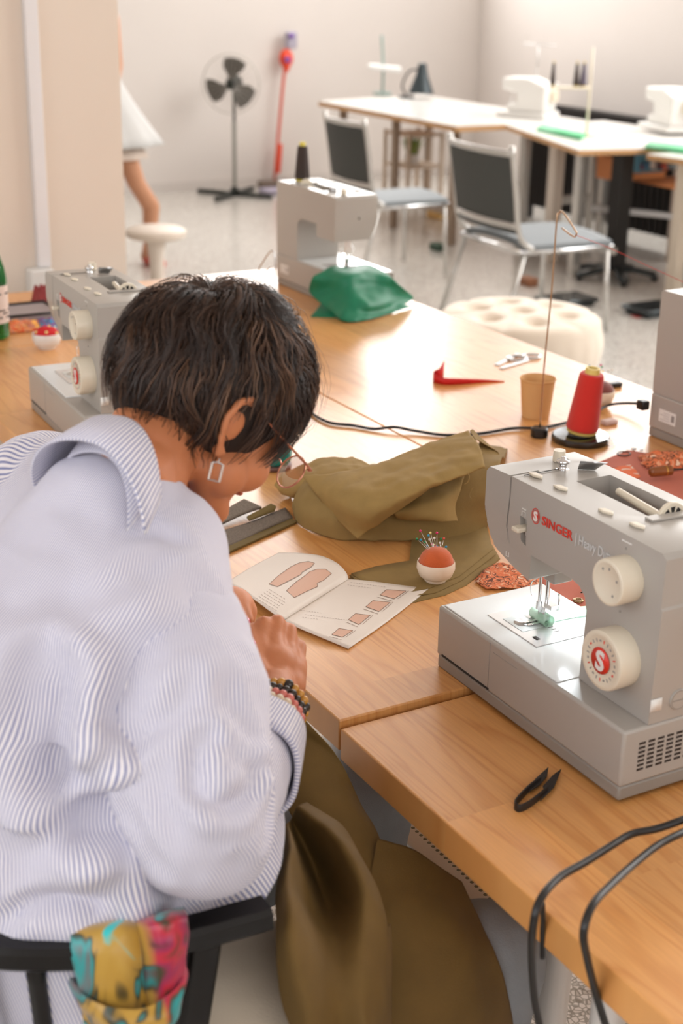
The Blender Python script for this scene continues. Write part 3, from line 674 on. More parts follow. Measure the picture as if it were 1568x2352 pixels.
cord(hang([(1900, 1800, TZ + .004), (1760, 1822, TZ + .010), (1650, 1855, TZ + .040), (1568, 1883, TZ + .055), (1510, 1903, TZ + .05), (1450, 1916, TZ + .05), (1400, 1945, TZ + .052), (1345, 1980, TZ + .055), (1285, 2015, TZ + .06), (1243, 2062, TZ + .06), (1225, 2120, TZ + .04), (1221, 2200, TZ - .02), (1227, 2290, TZ - .09), (1238, 2352, TZ - .14), (1250, 2430, TZ - .2)]), .0042, 'black cord hanging over the table edge, nearer to the grey knees')
cord(hang([(1900, 1815, TZ + .004), (1760, 1842, TZ + .010), (1650, 1875, TZ + .036), (1568, 1912, TZ + .05), (1510, 1942, TZ + .055), (1455, 1985, TZ + .06), (1400, 2035, TZ + .07), (1360, 2080, TZ + .075), (1340, 2140, TZ + .06), (1348, 2200, TZ + .02), (1368, 2280, TZ - .04), (1390, 2352, TZ - .09), (1415, 2430, TZ - .15)]), .0042, 'black cord with a twisted loop hanging over the corner of the nearest table')
b = MB(); e0 = P(1247, 2082, zt); tube(b, [PX(1245, 2075, -.020), PX(1247, 2110, -.012), PX(1246, 2140, -.006), PX(1246, 2200, -.002)], .003, 8); one('power_cord', b, CORD, 'short cord end dropping behind the table edge beside the looped cord', 'cord')
# bottle
GLG = mat('green_glass', srgb(20, 170, 80), .03, trans=.85, spec=.8)
bc = vec(.205, 2.155); r_ = empty('glass_bottle', bc, 0, 'green glass bottle with a pale label at the picture edge', 'bottle')
b = MB(); lathe(b, [(0, .004), (.028, .003), (.036, .006), (.038, .014), (.038, .150), (.034, .180), (.020, .225), (.0135, .25), (.013, .30), (.0155, .302), (.0155, .315), (.011, .315), (.0105, .25), (.017, .225), (.031, .178), (.035, .15), (.035, .016), (0, .012)], bc, 48)
link('glass', fin(b), GLG, r_, world=True, smooth='auto')
b = MB(); lathe(b, [(.0384, .045), (.0384, .140), (.0382, .140), (.0382, .045), (.0384, .045)], bc, 48); lb = link('label', fin(b), mat('paper_label', srgb(224, 206, 196), .6), r_, world=True, smooth='auto')
b = MB()
for k, z in enumerate((.060, .070, .078, .120)):
    for a in range(12):
        t0 = -1.9 + a * .27
        if (a + k) % 3: box(b, -.0005, -.004, -.0022, .0003, .004, .0022, Matrix.Translation(bc + Vector((.0386 * math.cos(t0), .0386 * math.sin(t0), z))) @ Matrix.Rotation(t0, 4, 'Z'))
link('label_print', fin(b), SLOT, r_, world=True)
# tray and colourful fabric scraps by the wall
q = [P(18, 742, TZ), P(122, 742, TZ)]
b = MB(); a0 = P(20, 745, TZ); a1 = P(130, 738, TZ); box(b, a0.x, a1.y + .02, TZ, a1.x + .02, a1.y + .16, TZ + .018)
tr = empty('tray', Vector(((a0.x + a1.x) / 2, a1.y + .08, TZ)), 0, 'flat grey tray with black rim against the cream wall', 'tray')
link('tray_body', fin(b), mat('grey_tray', srgb(160, 148, 148), .5), tr, world=True, bevel=.004)
b = MB(); t_ = [Vector((a0.x, a1.y + .02, TZ + .020)), Vector((a1.x + .02, a1.y + .02, TZ + .020)), Vector((a1.x + .02, a1.y + .16, TZ + .020)), Vector((a0.x, a1.y + .16, TZ + .020))]; tube(b, t_, .004, 8, closed=True, smooth=0); link('rim', fin(b), BLK, tr, world=True)
def cloth_heap(name, cx, cy, w, d, h, material, label, seed=1, cat='fabric', z0=TZ, rot=0.0):
    b = MB(); n = 26; V = []
    for i in range(n + 1):
        row = []
        for j in range(n + 1):
            u, v = i / n * 2 - 1, j / n * 2 - 1; rr = max(abs(u), abs(v)); e = 1 + .12 * noise.noise(Vector((u * 2, v * 2, seed)))
            hh = h * (1 - rr ** 3) * (.55 + .6 * abs(noise.noise(Vector((u * 2.2 + seed, v * 2.2, seed * 3.1))))) + .001
            x, y = u * w * e, v * d * e; row.append(b.verts.new((cx + x * math.cos(rot) - y * math.sin(rot), cy + x * math.sin(rot) + y * math.cos(rot), z0 + hh)))
        V.append(row)
    for i in range(n):
        for j in range(n): b.faces.new((V[i][j], V[i + 1][j], V[i + 1][j + 1], V[i][j + 1]))
    return one(name, b, material, label, cat, solid=.0012, offset=1)
def print_mat(name, base, cols, scale=60, ground=.5):
    M = bpy.data.materials.new(name); M.use_nodes = True; nt = M.node_tree; bs = nt.nodes['Principled BSDF']; L = nt.links.new
    tc = nt.nodes.new('ShaderNodeTexCoord'); n1 = nt.nodes.new('ShaderNodeTexNoise'); n1.inputs['Scale'].default_value = scale; n1.inputs['Detail'].default_value = 1.2; n1.inputs['Distortion'].default_value = 1.2
    L(tc.outputs['Object'], n1.inputs['Vector']); n = len(cols); st = [(0.0, cols[0])]
    for i, c in enumerate(cols): st.append((.30 + .42 * i / n, c))
    r = ramp(nt, st, 'CONSTANT'); L(n1.outputs['Fac'], r.inputs[0]); L(r.outputs[0], bs.inputs['Base Color']); bs.inputs['Roughness'].default_value = .8; return M
FLO = print_mat('orange_floral_print', None, [srgb(236, 170, 130), srgb(226, 116, 70), srgb(232, 132, 84), srgb(110, 60, 40), srgb(236, 140, 96), srgb(240, 206, 176)], 70)
cloth_heap('fabric_scrap', P(55, 760, TZ).x, P(55, 760, TZ).y + .03, .07, .05, .022, print_mat('orange_scrap', None, [srgb(222, 96, 50), srgb(232, 150, 90), srgb(196, 120, 110), srgb(240, 170, 70)], 40), 'crumpled orange fabric scraps between the green bottle and the tray', 3)
cloth_heap('fabric_scrap', P(118, 755, TZ).x, P(118, 755, TZ).y + .02, .035, .05, .026, print_mat('blue_scrap', None, [srgb(60, 150, 196), srgb(150, 70, 130), srgb(70, 170, 210)], 30), 'crumpled blue fabric scrap behind the red spotted pincushion', 5)
cloth_heap('fabric_scrap', .46, 2.50, .035, .035, .06, mat('dark_red_cloth', srgb(150, 60, 60), .8), 'dark red fabric scrap by the cream wall beside the tray', 8)
# green fabric under the far machine's needle
GRN = mat('green_satin', srgb(0, 122, 86), .5, bump=.1, bscale=500, sheen=.0, var=.15, vscale=14)
def gp(x, y, z): return P(x, y, z)
zb = TZ + .096
b = MB()
G = [[gp(735, 628, zb), gp(765, 612, zb + .006), gp(800, 616, zb + .004), gp(840, 608, zb + .008), gp(878, 622, zb)],
     [gp(718, 638, zb - .004), gp(752, 632, zb + .006), gp(800, 632, zb + .012), gp(850, 628, zb + .008), gp(900, 640, zb - .01)],
     [gp(712, 672, zb - .05), gp(755, 668, zb - .035), gp(800, 664, zb - .02), gp(850, 660, zb - .025), gp(925, 662, zb - .04)],
     [gp(748, 706, TZ + .018), gp(775, 700, TZ + .034), gp(815, 700, TZ + .040), gp(858, 698, TZ + .036), gp(948, 684, TZ + .018)],
     [gp(765, 722, TZ + .006), gp(785, 730, TZ + .012), gp(820, 722, TZ + .018), gp(866, 716, TZ + .012), gp(930, 700, TZ + .010)],
     [gp(778, 734, TZ + .001), gp(800, 740, TZ + .002), gp(840, 736, TZ + .002), gp(885, 724, TZ + .002), gp(952, 702, TZ + .001)]]
grid(b, G, 8, 8)
for v in b.verts:
    s = noise.noise(Vector((v.co.x * 22, v.co.y * 22, v.co.z * 9))); v.co += Vector((-.3, -.5, .2)) * (1 - 2.4 * abs(s)) * .010
    v.co.z = max(v.co.z, TZ + .001)
fab = one('green_fabric', b, GRN, 'green fabric draped from the needle of the sewing machine seen from behind', 'fabric', solid=.0015, offset=1)
b = MB(); grid(b, [[gp(742, 690, TZ + .02), gp(758, 702, TZ + .02), gp(770, 712, TZ + .015)], [gp(730, 708, TZ + .006), gp(748, 716, TZ + .006), gp(768, 724, TZ + .004)], [gp(713, 728, TZ + .001), gp(742, 729, TZ + .001), gp(775, 730, TZ + .001)]], 5, 5)
me = fin(b); me.transform(Matrix.Translation(-fab.location)); link('folded_corner', me, GRN, fab, solid=.0015, offset=1)
# green tape on the nearest bed
TAPE = mat('green_tape', srgb(200, 240, 214), .35, alpha=.65)
zt2 = TZ + .0966
b = MB(); grid(b, [[gp(1240, 1402, zt2), gp(1290, 1398, zt2), gp(1345, 1392, zt2)], [gp(1246, 1434, zt2), gp(1300, 1422, zt2), gp(1356, 1412, zt2)]], 4, 3)
tape = one('masking_tape', b, TAPE, 'translucent green tape stuck on the lit bed, its end curled into a tube', 'tape', solid=.0004, offset=1)
b = MB(); a_ = gp(1226, 1404, zt2 + .006); e_ = gp(1262, 1428, zt2 + .006); d_ = (e_ - a_)
pts = []; ax = d_.normalized(); o1 = ax.orthogonal(); o2 = ax.cross(o1); pv = None
for i in range(22):
    an = i / 21 * 2 * PI * 1.25; rr = .0052 + .0010 * i / 21; off = o1 * rr * math.cos(an) + o2 * rr * math.sin(an); c_ = (b.verts.new(a_ + off), b.verts.new(e_ + off))
    if pv: b.faces.new((pv[0], c_[0], c_[1], pv[1]))
    pv = c_
me = fin(b); me.transform(Matrix.Translation(-tape.location)); link('curled_end', me, TAPE, tape, solid=.0004, offset=0)
# felt strips left of the olive cloth
FELT = mat('grey_felt', srgb(134, 120, 106), .95, bump=.8, bscale=500, var=.45, vscale=380)
OLV = mat('olive_edge', srgb(112, 92, 46), .85, bump=.2, bscale=700)
def felt(quad, label, edge):
    ps = [P(x, y, TZ + z) for x, y, z in quad]; c = sum(ps, Vector()) / 4; r = empty('felt_strip', (c.x, c.y, TZ), 0, label, 'felt strip', 'grey felt strips')
    b = MB(); a, b1, c1_, d1 = ps; rows = []
    for i in range(3):
        t = i / 2; p = a.lerp(d1, t); q = b1.lerp(c1_, t); rows.append([p.lerp(q, k / 6) + Vector((0, 0, .0015 * math.sin(k * 1.3 + i))) for k in range(7)])
    grid(b, rows, 3, 3); link('felt', fin(b), FELT, r, world=True, solid=.004, offset=1)
    e = [P(x, y, TZ + z) for x, y, z in edge]; b = MB(); prism(b, e, (0, 0, .0035)); link('folded_edge', fin(b), OLV, r, world=True, bevel=.0008)
felt([(455, 1245, .002), (655, 1172, .002), (672, 1192, .002), (478, 1278, .002)], 'grey felt strip with olive folded edge next to the booklet', [(474, 1278, .001), (668, 1192, .001), (682, 1202, .001), (484, 1290, .001)])
felt([(440, 1210, .012), (560, 1152, .014), (600, 1168, .010), (440, 1232, .010)], 'upper grey felt strip lying on the other, its corner curled', [(566, 1190, .008), (622, 1160, .016), (634, 1166, .016), (630, 1176, .010), (572, 1198, .006)])
# teal jar seen past the glasses
jc = P(632, 1074, TZ); r_ = empty('jar', jc, 0, 'round teal jar with brown beaded foot seen past the glasses', 'jar')
b = MB(); lathe(b, [(0, .010), (.026, .010), (.030, .016), (.033, .030), (.032, .046), (.026, .052), (0, .052)], jc, 36); link('jar_body', fin(b), mat('teal_glaze', srgb(20, 128, 118), .25), r_, world=True)
b = MB(); lathe(b, [(0, 0), (.030, 0), (.032, .004), (.031, .010), (0, .010)], jc, 36); link('jar_foot', fin(b), mat('brown_foot', srgb(96, 60, 48), .4), r_, world=True)
b = MB(); lathe(b, [(0, .052), (.024, .052), (.024, .060), (0, .062)], jc, 36); link('jar_lid', fin(b), mat('cream_lid', srgb(222, 196, 160), .5), r_, world=True)

# ------------------------------------------------------------------ olive linen
Z = lambda h: TZ + h
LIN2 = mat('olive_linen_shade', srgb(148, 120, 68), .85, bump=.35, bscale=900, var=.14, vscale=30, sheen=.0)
ol = empty('olive_cloth', P(880, 1200, TZ), 0, 'heap of crumpled olive linen between the booklet and the nearest sewing machine', 'fabric')
def patch(rows, name, material, parent=None, nu=8, nv=8, th=.0012, wob=.0016, seed=0.0, fl=None, sc=26):
    b = MB(); grid(b, [[P(x, y, Z(z)) for x, y, z in r] for r in rows], nu, nv)
    for v in b.verts:
        p = v.co * sc; v.co.z += wob * noise.noise(Vector((p.x, p.y, p.z + seed))) + wob * .6 * noise.noise(Vector((p.x * 2.7, p.y * 2.7, seed)))
        v.co.z = max(v.co.z, TZ + .0006 if fl is None else fl)
    return link(name, fin(b), material, parent, world=True, solid=th, offset=1)
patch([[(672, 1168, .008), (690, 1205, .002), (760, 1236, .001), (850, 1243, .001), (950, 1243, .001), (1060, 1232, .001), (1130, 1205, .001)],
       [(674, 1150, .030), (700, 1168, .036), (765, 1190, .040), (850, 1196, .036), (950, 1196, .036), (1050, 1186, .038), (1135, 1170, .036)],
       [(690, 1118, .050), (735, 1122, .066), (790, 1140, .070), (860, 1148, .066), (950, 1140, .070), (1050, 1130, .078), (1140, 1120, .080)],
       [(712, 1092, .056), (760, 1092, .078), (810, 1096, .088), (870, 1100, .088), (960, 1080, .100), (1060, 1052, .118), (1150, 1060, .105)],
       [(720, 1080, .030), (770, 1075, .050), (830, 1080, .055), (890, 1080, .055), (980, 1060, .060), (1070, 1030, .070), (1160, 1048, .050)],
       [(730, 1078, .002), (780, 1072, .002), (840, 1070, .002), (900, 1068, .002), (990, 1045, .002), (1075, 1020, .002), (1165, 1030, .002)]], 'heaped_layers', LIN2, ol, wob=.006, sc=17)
patch([[(630, 1116, .016), (655, 1090, .034), (700, 1068, .052), (755, 1050, .070), (810, 1052, .078), (850, 1070, .082)],
       [(640, 1126, .014), (665, 1108, .040), (705, 1088, .062), (758, 1072, .082), (812, 1070, .092), (852, 1078, .094)],
       [(650, 1136, .006), (680, 1132, .030), (715, 1118, .056), (760, 1098, .082), (815, 1088, .096), (856, 1086, .100)],
       [(668, 1138, .002), (690, 1140, .020), (722, 1136, .044), (766, 1112, .074), (816, 1098, .094), (858, 1092, .100)]], 'pointed_roll', LIN, ol, wob=.005)
patch([[(693, 1094, .070), (765, 1086, .094), (850, 1072, .106), (905, 1052, .116), (965, 1026, .128), (1020, 1005, .138), (1076, 989, .148)],
       [(718, 1126, .064), (782, 1128, .092), (866, 1104, .110), (925, 1082, .120), (985, 1056, .130), (1038, 1032, .140), (1092, 1012, .150)],
       [(752, 1166, .050), (806, 1164, .082), (880, 1136, .104), (940, 1108, .118), (1000, 1084, .128), (1050, 1062, .138), (1106, 1040, .146)],
       [(786, 1204, .034), (832, 1196, .060), (888, 1166, .088), (946, 1134, .108), (1004, 1108, .120), (1056, 1088, .130), (1112, 1070, .138)],
       [(822, 1240, .018), (850, 1216, .040), (892, 1186, .066), (940, 1152, .090), (1000, 1118, .112), (1054, 1094, .126), (1114, 1074, .134)]], 'top_sheet', LIN, ol, wob=.0042, sc=20)
patch([[(900, 1160, .070), (960, 1136, .084), (1010, 1112, .096), (1068, 1090, .106)],
       [(905, 1178, .060), (960, 1162, .074), (1012, 1145, .084), (1056, 1126, .090)],
       [(915, 1190, .046), (965, 1186, .058), (1014, 1178, .064), (1044, 1164, .066)],
       [(930, 1192, .040), (975, 1195, .048), (1020, 1197, .050), (1050, 1196, .044)]], 'raw_edged_flap', LIN, ol, wob=.0022)
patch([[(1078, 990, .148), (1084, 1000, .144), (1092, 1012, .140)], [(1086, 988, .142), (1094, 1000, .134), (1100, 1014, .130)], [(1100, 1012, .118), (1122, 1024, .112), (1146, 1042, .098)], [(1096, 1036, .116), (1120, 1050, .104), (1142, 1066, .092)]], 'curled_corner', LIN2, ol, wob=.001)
b = MB(); tube(b, [P(1072, 1084, Z(.135)), P(1078, 1094, Z(.13)), P(1074, 1108, Z(.12)), P(1066, 1112, Z(.115))], .0006, 5); link('frayed_thread', fin(b), LIN, ol, world=True)
b = MB(); tube(b, [P(1086, 1120, Z(.10)), P(1078, 1136, Z(.09)), P(1082, 1146, Z(.085))], .0005, 5); link('frayed_thread', fin(b), LIN, ol, world=True)
# flat cut pieces under the pincushion
def sheet(pts, z, seed, label, th=.0009):
    b = MB(); pl = [P(x, y, Z(z)) for x, y in pts]; vs = [b.verts.new(p) for p in pl]; f = b.faces.new(vs)
    bmesh.ops.triangulate(b, faces=[f]); bmesh.ops.subdivide_edges(b, edges=b.edges[:], cuts=3, use_grid_fill=True); bmesh.ops.triangulate(b, faces=b.faces[:])
    for v in b.verts: v.co.z += .0010 * noise.noise(v.co * 30 + Vector((0, 0, seed)))
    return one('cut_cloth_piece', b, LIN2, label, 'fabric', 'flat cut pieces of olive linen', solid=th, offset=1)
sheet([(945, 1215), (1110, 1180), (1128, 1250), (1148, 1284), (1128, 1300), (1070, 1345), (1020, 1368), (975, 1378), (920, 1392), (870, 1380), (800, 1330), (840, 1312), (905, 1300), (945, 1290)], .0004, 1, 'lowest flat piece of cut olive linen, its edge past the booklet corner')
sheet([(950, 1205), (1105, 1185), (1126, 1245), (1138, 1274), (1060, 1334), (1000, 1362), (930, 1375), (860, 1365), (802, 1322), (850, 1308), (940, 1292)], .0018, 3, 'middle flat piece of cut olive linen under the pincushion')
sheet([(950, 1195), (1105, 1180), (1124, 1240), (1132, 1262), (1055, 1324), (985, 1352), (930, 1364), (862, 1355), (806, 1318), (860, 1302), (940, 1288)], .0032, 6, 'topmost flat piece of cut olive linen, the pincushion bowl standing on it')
# ------------------------------------------------------------------ open booklet
PAPER = mat('booklet_paper', srgb(238, 226, 214), .55, bump=.04, bscale=400)
INK = mat('printed_pattern', srgb(226, 182, 158), .6); LINE = mat('printed_line', srgb(150, 118, 100), .6); TXT = mat('printed_text', srgb(188, 172, 160), .6)
bk = empty('booklet', P(730, 1380, TZ), 0, 'open sewing pattern booklet with pink pattern shapes on its pages', 'booklet')
def pgrid(rows, nu=8, nv=6):
    b = MB(); grid(b, [[P(x, y, Z(z)) for x, y, z in r] for r in rows], nu, nv); return fin(b)
me1 = pgrid([[(520, 1338, .004), (575, 1303, .005), (640, 1269, .006)],
             [(548, 1350, .010), (610, 1314, .011), (686, 1270, .013)],
             [(585, 1376, .014), (650, 1334, .016), (735, 1276, .018)],
             [(615, 1398, .015), (690, 1352, .017), (772, 1292, .018)],
             [(640, 1416, .011), (716, 1368, .012), (794, 1314, .012)],
             [(652, 1424, .004), (728, 1376, .004), (800, 1330, .004)]], 8, 6)
pg1 = link('page', me1, PAPER, bk, world=True, solid=.0022, offset=-1)
me2 = pgrid([[(652, 1424, .004), (728, 1376, .004), (800, 1330, .004)], [(690, 1442, .007), (770, 1392, .007), (846, 1334, .007)], [(745, 1465, .006), (835, 1410, .006), (915, 1343, .006)], [(800, 1488, .003), (895, 1422, .003), (984, 1352, .003)]], 8, 6)
pg2 = link('page', me2, PAPER, bk, world=True, solid=.0022, offset=-1)
bp1 = bvh_of(pg1.data, Matrix.Translation(bk.location)); bp2 = bvh_of(pg2.data, Matrix.Translation(bk.location))
def decal(name, pts, bv, material, parent, lift=.0005, dens=1):
    b = MB(); vs = []
    n = len(pts)
    for i in range(n):
        a, c = pts[i], pts[(i + 1) % n]
        for k in range(dens):
            t = k / dens; h_, nn = hit(bv, a[0] + (c[0] - a[0]) * t, a[1] + (c[1] - a[1]) * t)
            if h_ is None: continue
            vs.append(b.verts.new(h_ + Vector((0, 0, lift))))
    if len(vs) < 3: return
    f = b.faces.new(vs)
    if f.normal.z < 0: f.normal_flip()
    bmesh.ops.triangulate(b, faces=[f]); me = bpy.data.meshes.new('d'); b.to_mesh(me); b.free()
    o = link(name, me, material, parent, world=True, smooth=False, solid=.0002, offset=1); return o
def sub_decal(name, polys, bv, material, page, lift=.0004):
    b = MB()
    for pts in polys:
        vs = []
        for a in pts:
            h_, nn = hit(bv, a[0], a[1])
            if h_ is not None: vs.append(b.verts.new(h_ + Vector((0, 0, lift))))
        if len(vs) >= 3: b.faces.new(vs)
    me = bpy.data.meshes.new('d'); b.to_mesh(me); b.free(); return link(name, me, material, page, world=True, smooth=False)
def seg(a, c, w=.7):
    dx, dy = c[0] - a[0], c[1] - a[1]; L_ = math.hypot(dx, dy) or 1; nx, ny = -dy / L_ * w, dx / L_ * w
    n = max(1, int(L_ / 14)); out = []
    for k in range(n):
        p = (a[0] + dx * k / n, a[1] + dy * k / n); q = (a[0] + dx * (k + 1) / n, a[1] + dy * (k + 1) / n)
        out.append([(p[0] + nx, p[1] + ny), (q[0] + nx, q[1] + ny), (q[0] - nx, q[1] - ny), (p[0] - nx, p[1] - ny)])
    return out
A1 = [(618, 1342), (640, 1322), (668, 1302), (688, 1293), (708, 1290), (722, 1294), (714, 1303), (693, 1315), (691, 1320), (668, 1332), (637, 1348)]
A2 = [(658, 1357), (680, 1337), (697, 1325), (712, 1313), (728, 1308), (748, 1308), (761, 1318), (742, 1334), (728, 1340), (729, 1348), (706, 1358), (676, 1373)]
def tess(poly, n=1): return poly
def cells(poly, dy=3.0, dx=10.0):
    out = []; ys = [p[1] for p in poly]; y = min(ys); n = len(poly)
    def xs(yy):
        r = []
        for i in range(n):
            a, c = poly[i], poly[(i + 1) % n]
            if (a[1] <= yy) != (c[1] <= yy): r.append(a[0] + (yy - a[1]) / (c[1] - a[1]) * (c[0] - a[0]))
        return sorted(r)
    while y < max(ys):
        r = xs(y + dy / 2)
        for k in range(0, len(r) - 1, 2):
            x0, x1 = r[k], r[k + 1]; m_ = max(1, int((x1 - x0) / dx))
            for j in range(m_): xa, xb = x0 + (x1 - x0) * j / m_, x0 + (x1 - x0) * (j + 1) / m_; out.append([(xa, y), (xb, y), (xb, y + dy), (xa, y + dy)])
        y += dy
    return out
for q in (A1, A2): sub_decal('pattern_shape', cells(q, 1.5), bp1, INK, pg1)
lines = []
for q in (A1, A2):
    for i in range(len(q)): lines += seg(q[i], q[(i + 1) % len(q)], .55)
sub_decal('outline_print', lines, bp1, LINE, pg1, .0006)
R_ = [((873, 1367), (887, 1355), (932, 1358), (905, 1376)), ((840, 1394), (856, 1380), (896, 1384), (870, 1405)), ((800, 1424), (816, 1410), (850, 1414), (824, 1435)), ((762, 1458), (778, 1444), (810, 1449), (786, 1464))]
for q in R_: sub_decal('pattern_shape', cells(list(q), 1.5), bp2, INK, pg2)
lines = []
for q in R_:
    for i in range(4): lines += seg(q[i], q[(i + 1) % 4], .5)
    lines += seg((q[0][0] - 6, q[0][1] + 5), (q[3][0] - 2, q[3][1] + 6), .4); lines += seg((q[2][0] + 6, q[2][1]), (q[3][0] + 8, q[3][1]), .4)
sub_decal('outline_print', lines, bp2, LINE, pg2, .0006)
tx = []
for k in range(6):
    x0, y0 = 588 + k * 6, 1374 - k * 4; s = 0
    while s < 56 - k * 3:
        w = 4 + (s * 7 + k * 3) % 6; tx += seg((x0 + s * .84, y0 + s * .52), (x0 + (s + w) * .84, y0 + (s + w) * .52), .45); s += w + 2.5
sub_decal('text_print', tx, bp1, TXT, pg1)
tx = []
for (x0, y0, n_) in ((805, 1338, 90), (798, 1344, 60), (690, 1402, 50), (700, 1412, 110), (694, 1418, 40)):
    s = 0
    while s < n_:
        w = 4 + (s * 5) % 7; tx += seg((x0 + s * .9, y0 + s * .12), (x0 + (s + w) * .9, y0 + (s + w) * .12), .4); s += w + 3
sub_decal('text_print', tx, bp2, TXT, pg2)
# ------------------------------------------------------------------ right hand fabrics
PINK = mat('salmon_cotton', srgb(208, 118, 96), .8, bump=.25, bscale=700, var=.08)
def flat(name, pts, z, material, label, cat='fabric', amp=.0015, seed=0, th=.0009, sc=22, cuts=3):
    b = MB(); vs = [b.verts.new(P(x, y, Z(z))) for x, y in pts]; f = b.faces.new(vs); bmesh.ops.triangulate(b, faces=[f])
    bmesh.ops.subdivide_edges(b, edges=b.edges[:], cuts=cuts, use_grid_fill=True); bmesh.ops.triangulate(b, faces=b.faces[:])
    for v in b.verts: v.co.z += abs(amp * noise.noise(v.co * sc + Vector((0, 0, seed)))) 
    return one(name, b, material, label, cat, solid=th, offset=1)
flat('salmon_fabric', [(1290, 1400), (1225, 1350), (1190, 1300), (1250, 1240), (1330, 1090), (1355, 1072), (1400, 1052), (1440, 1036), (1470, 1040), (1568, 1052), (1640, 1062), (1640, 1240), (1568, 1400), (1450, 1480)], .0006, PINK, 'salmon pink cotton spread behind and under the arm of the nearest machine', amp=.006, seed=2, sc=13, cuts=5)
flat('floral_fabric', [(1090, 1334), (1110, 1312), (1135, 1298), (1158, 1296), (1178, 1304), (1240, 1330), (1250, 1360), (1190, 1352), (1115, 1354)], .0026, FLO, 'orange floral cotton showing between the olive cloth and the machine bed', amp=.006, seed=5, sc=40, cuts=4)
flat('orange_fabric', [(1395, 1082), (1420, 1072), (1448, 1070), (1462, 1085), (1470, 1097), (1430, 1110), (1400, 1098)], .012, print_mat('bright_orange_print', None, [srgb(238, 216, 196), srgb(240, 118, 70), srgb(242, 124, 76), srgb(240, 120, 72)], 26), 'small bright orange fabric piece lying on the salmon pink cotton', amp=.004, seed=9, sc=30)
cloth_heap('floral_fabric', P(1560, 1068, TZ).x, P(1560, 1068, TZ).y, .075, .035, .03, FLO, 'crumpled orange floral cotton beside the wooden handled seam ripper', 12, rot=-.5, z0=TZ + .004)
b = MB(); a_ = P(1491, 1085, Z(.020)); e_ = P(1542, 1080, Z(.020)); d_ = (e_ - a_)
tl = empty('seam_ripper', a_.lerp(e_, .5), 0, 'brown wooden handle tool lying on the salmon pink cotton', 'tool')
L_ = d_.length; lathe(b, [(0, 0), (.006, .0005), (.0095, .004), (.010, L_ * .5), (.0095, L_ * .97), (0, L_)], a_, 20, d_.normalized()); link('handle', fin(b), mat('varnished_wood', srgb(150, 84, 36), .3, var=.3), tl, world=True, smooth='auto')
b = MB(); m_ = a_.lerp(e_, .72); lathe(b, [(.0102, -.0012), (.0104, 0), (.0102, .0012)], m_, 20, d_.normalized()); link('brass_ring', fin(b), mat('brass', srgb(220, 170, 90), .3, metal=1), tl, world=True)
b = MB(); cyl(b, e_, e_ + d_.normalized() * .05, .0022, .0012, 10); link('shaft', fin(b), DSTEEL, tl, world=True)
def small_loop(cx, cy, w, h, label, mt_, rad=.0009, z=.003, name='safety_pin', cat='safety pin', grp=None):
    pts = [P(cx + w * math.cos(a_), cy + h * math.sin(a_), Z(z)) for a_ in [2 * PI * i / 10 for i in range(10)]]
    b = MB(); tube(b, pts, rad, 6, closed=True, smooth=3); return one(name, b, mt_, label, cat, grp)
small_loop(1402, 1018, 9, 7, 'fine wire loop lying between the thread stand and the salmon cotton', STEEL, .0006)
small_loop(1432, 1042, 15, 5, 'open safety pin on the edge of the salmon cotton', DSTEEL, .0014)
b = MB(); c_ = P(1455, 1031, Z(.004)); sphere(b, c_, .0055, (1, 1, .6), sub=2); one('snap_button', b, CHR, 'shiny round snap button on the far corner of the salmon cotton', 'button')
b = MB(); c_ = P(1463, 1033, Z(.004)); sphere(b, c_ + Vector((.006, -.006, 0)), .004, (1, 1, .6), sub=2); one('snap_button', b, CHR, 'smaller snap button half hidden beside the shiny round one', 'button')
b = MB(); c_ = P(1327, 1380, Z(.004)); lathe(b, [(.004, 0), (.0085, 0), (.009, .0014), (.0065, .003), (.004, .0025), (.004, 0)], c_, 28); one('eyelet', b, mat('antique_brass', srgb(150, 126, 90), .3, metal=1), 'brass eyelet ring on the salmon cotton behind the presser foot', 'eyelet')
b = MB(); tube(b, [P(1334, 1361, Z(.006)), P(1342, 1358, Z(.006)), P(1352, 1352, Z(.008))], .0012, 6); tube(b, [P(1338, 1356, Z(.010)), P(1346, 1350, Z(.010)), P(1353, 1347, Z(.010))], .0022, 6); one('safety_pin', b, DSTEEL, 'dark safety pin by the column on the salmon cotton', 'safety pin')

sp_ = mach.matrix_basis @ Vector((.225, .128, .2645))
cloth_heap('fabric_scrap', sp_.x, sp_.y, .012, .045, .016, PINK, 'salmon fabric scrap tucked into the top recess of the nearest machine', 21, z0=sp_.z)
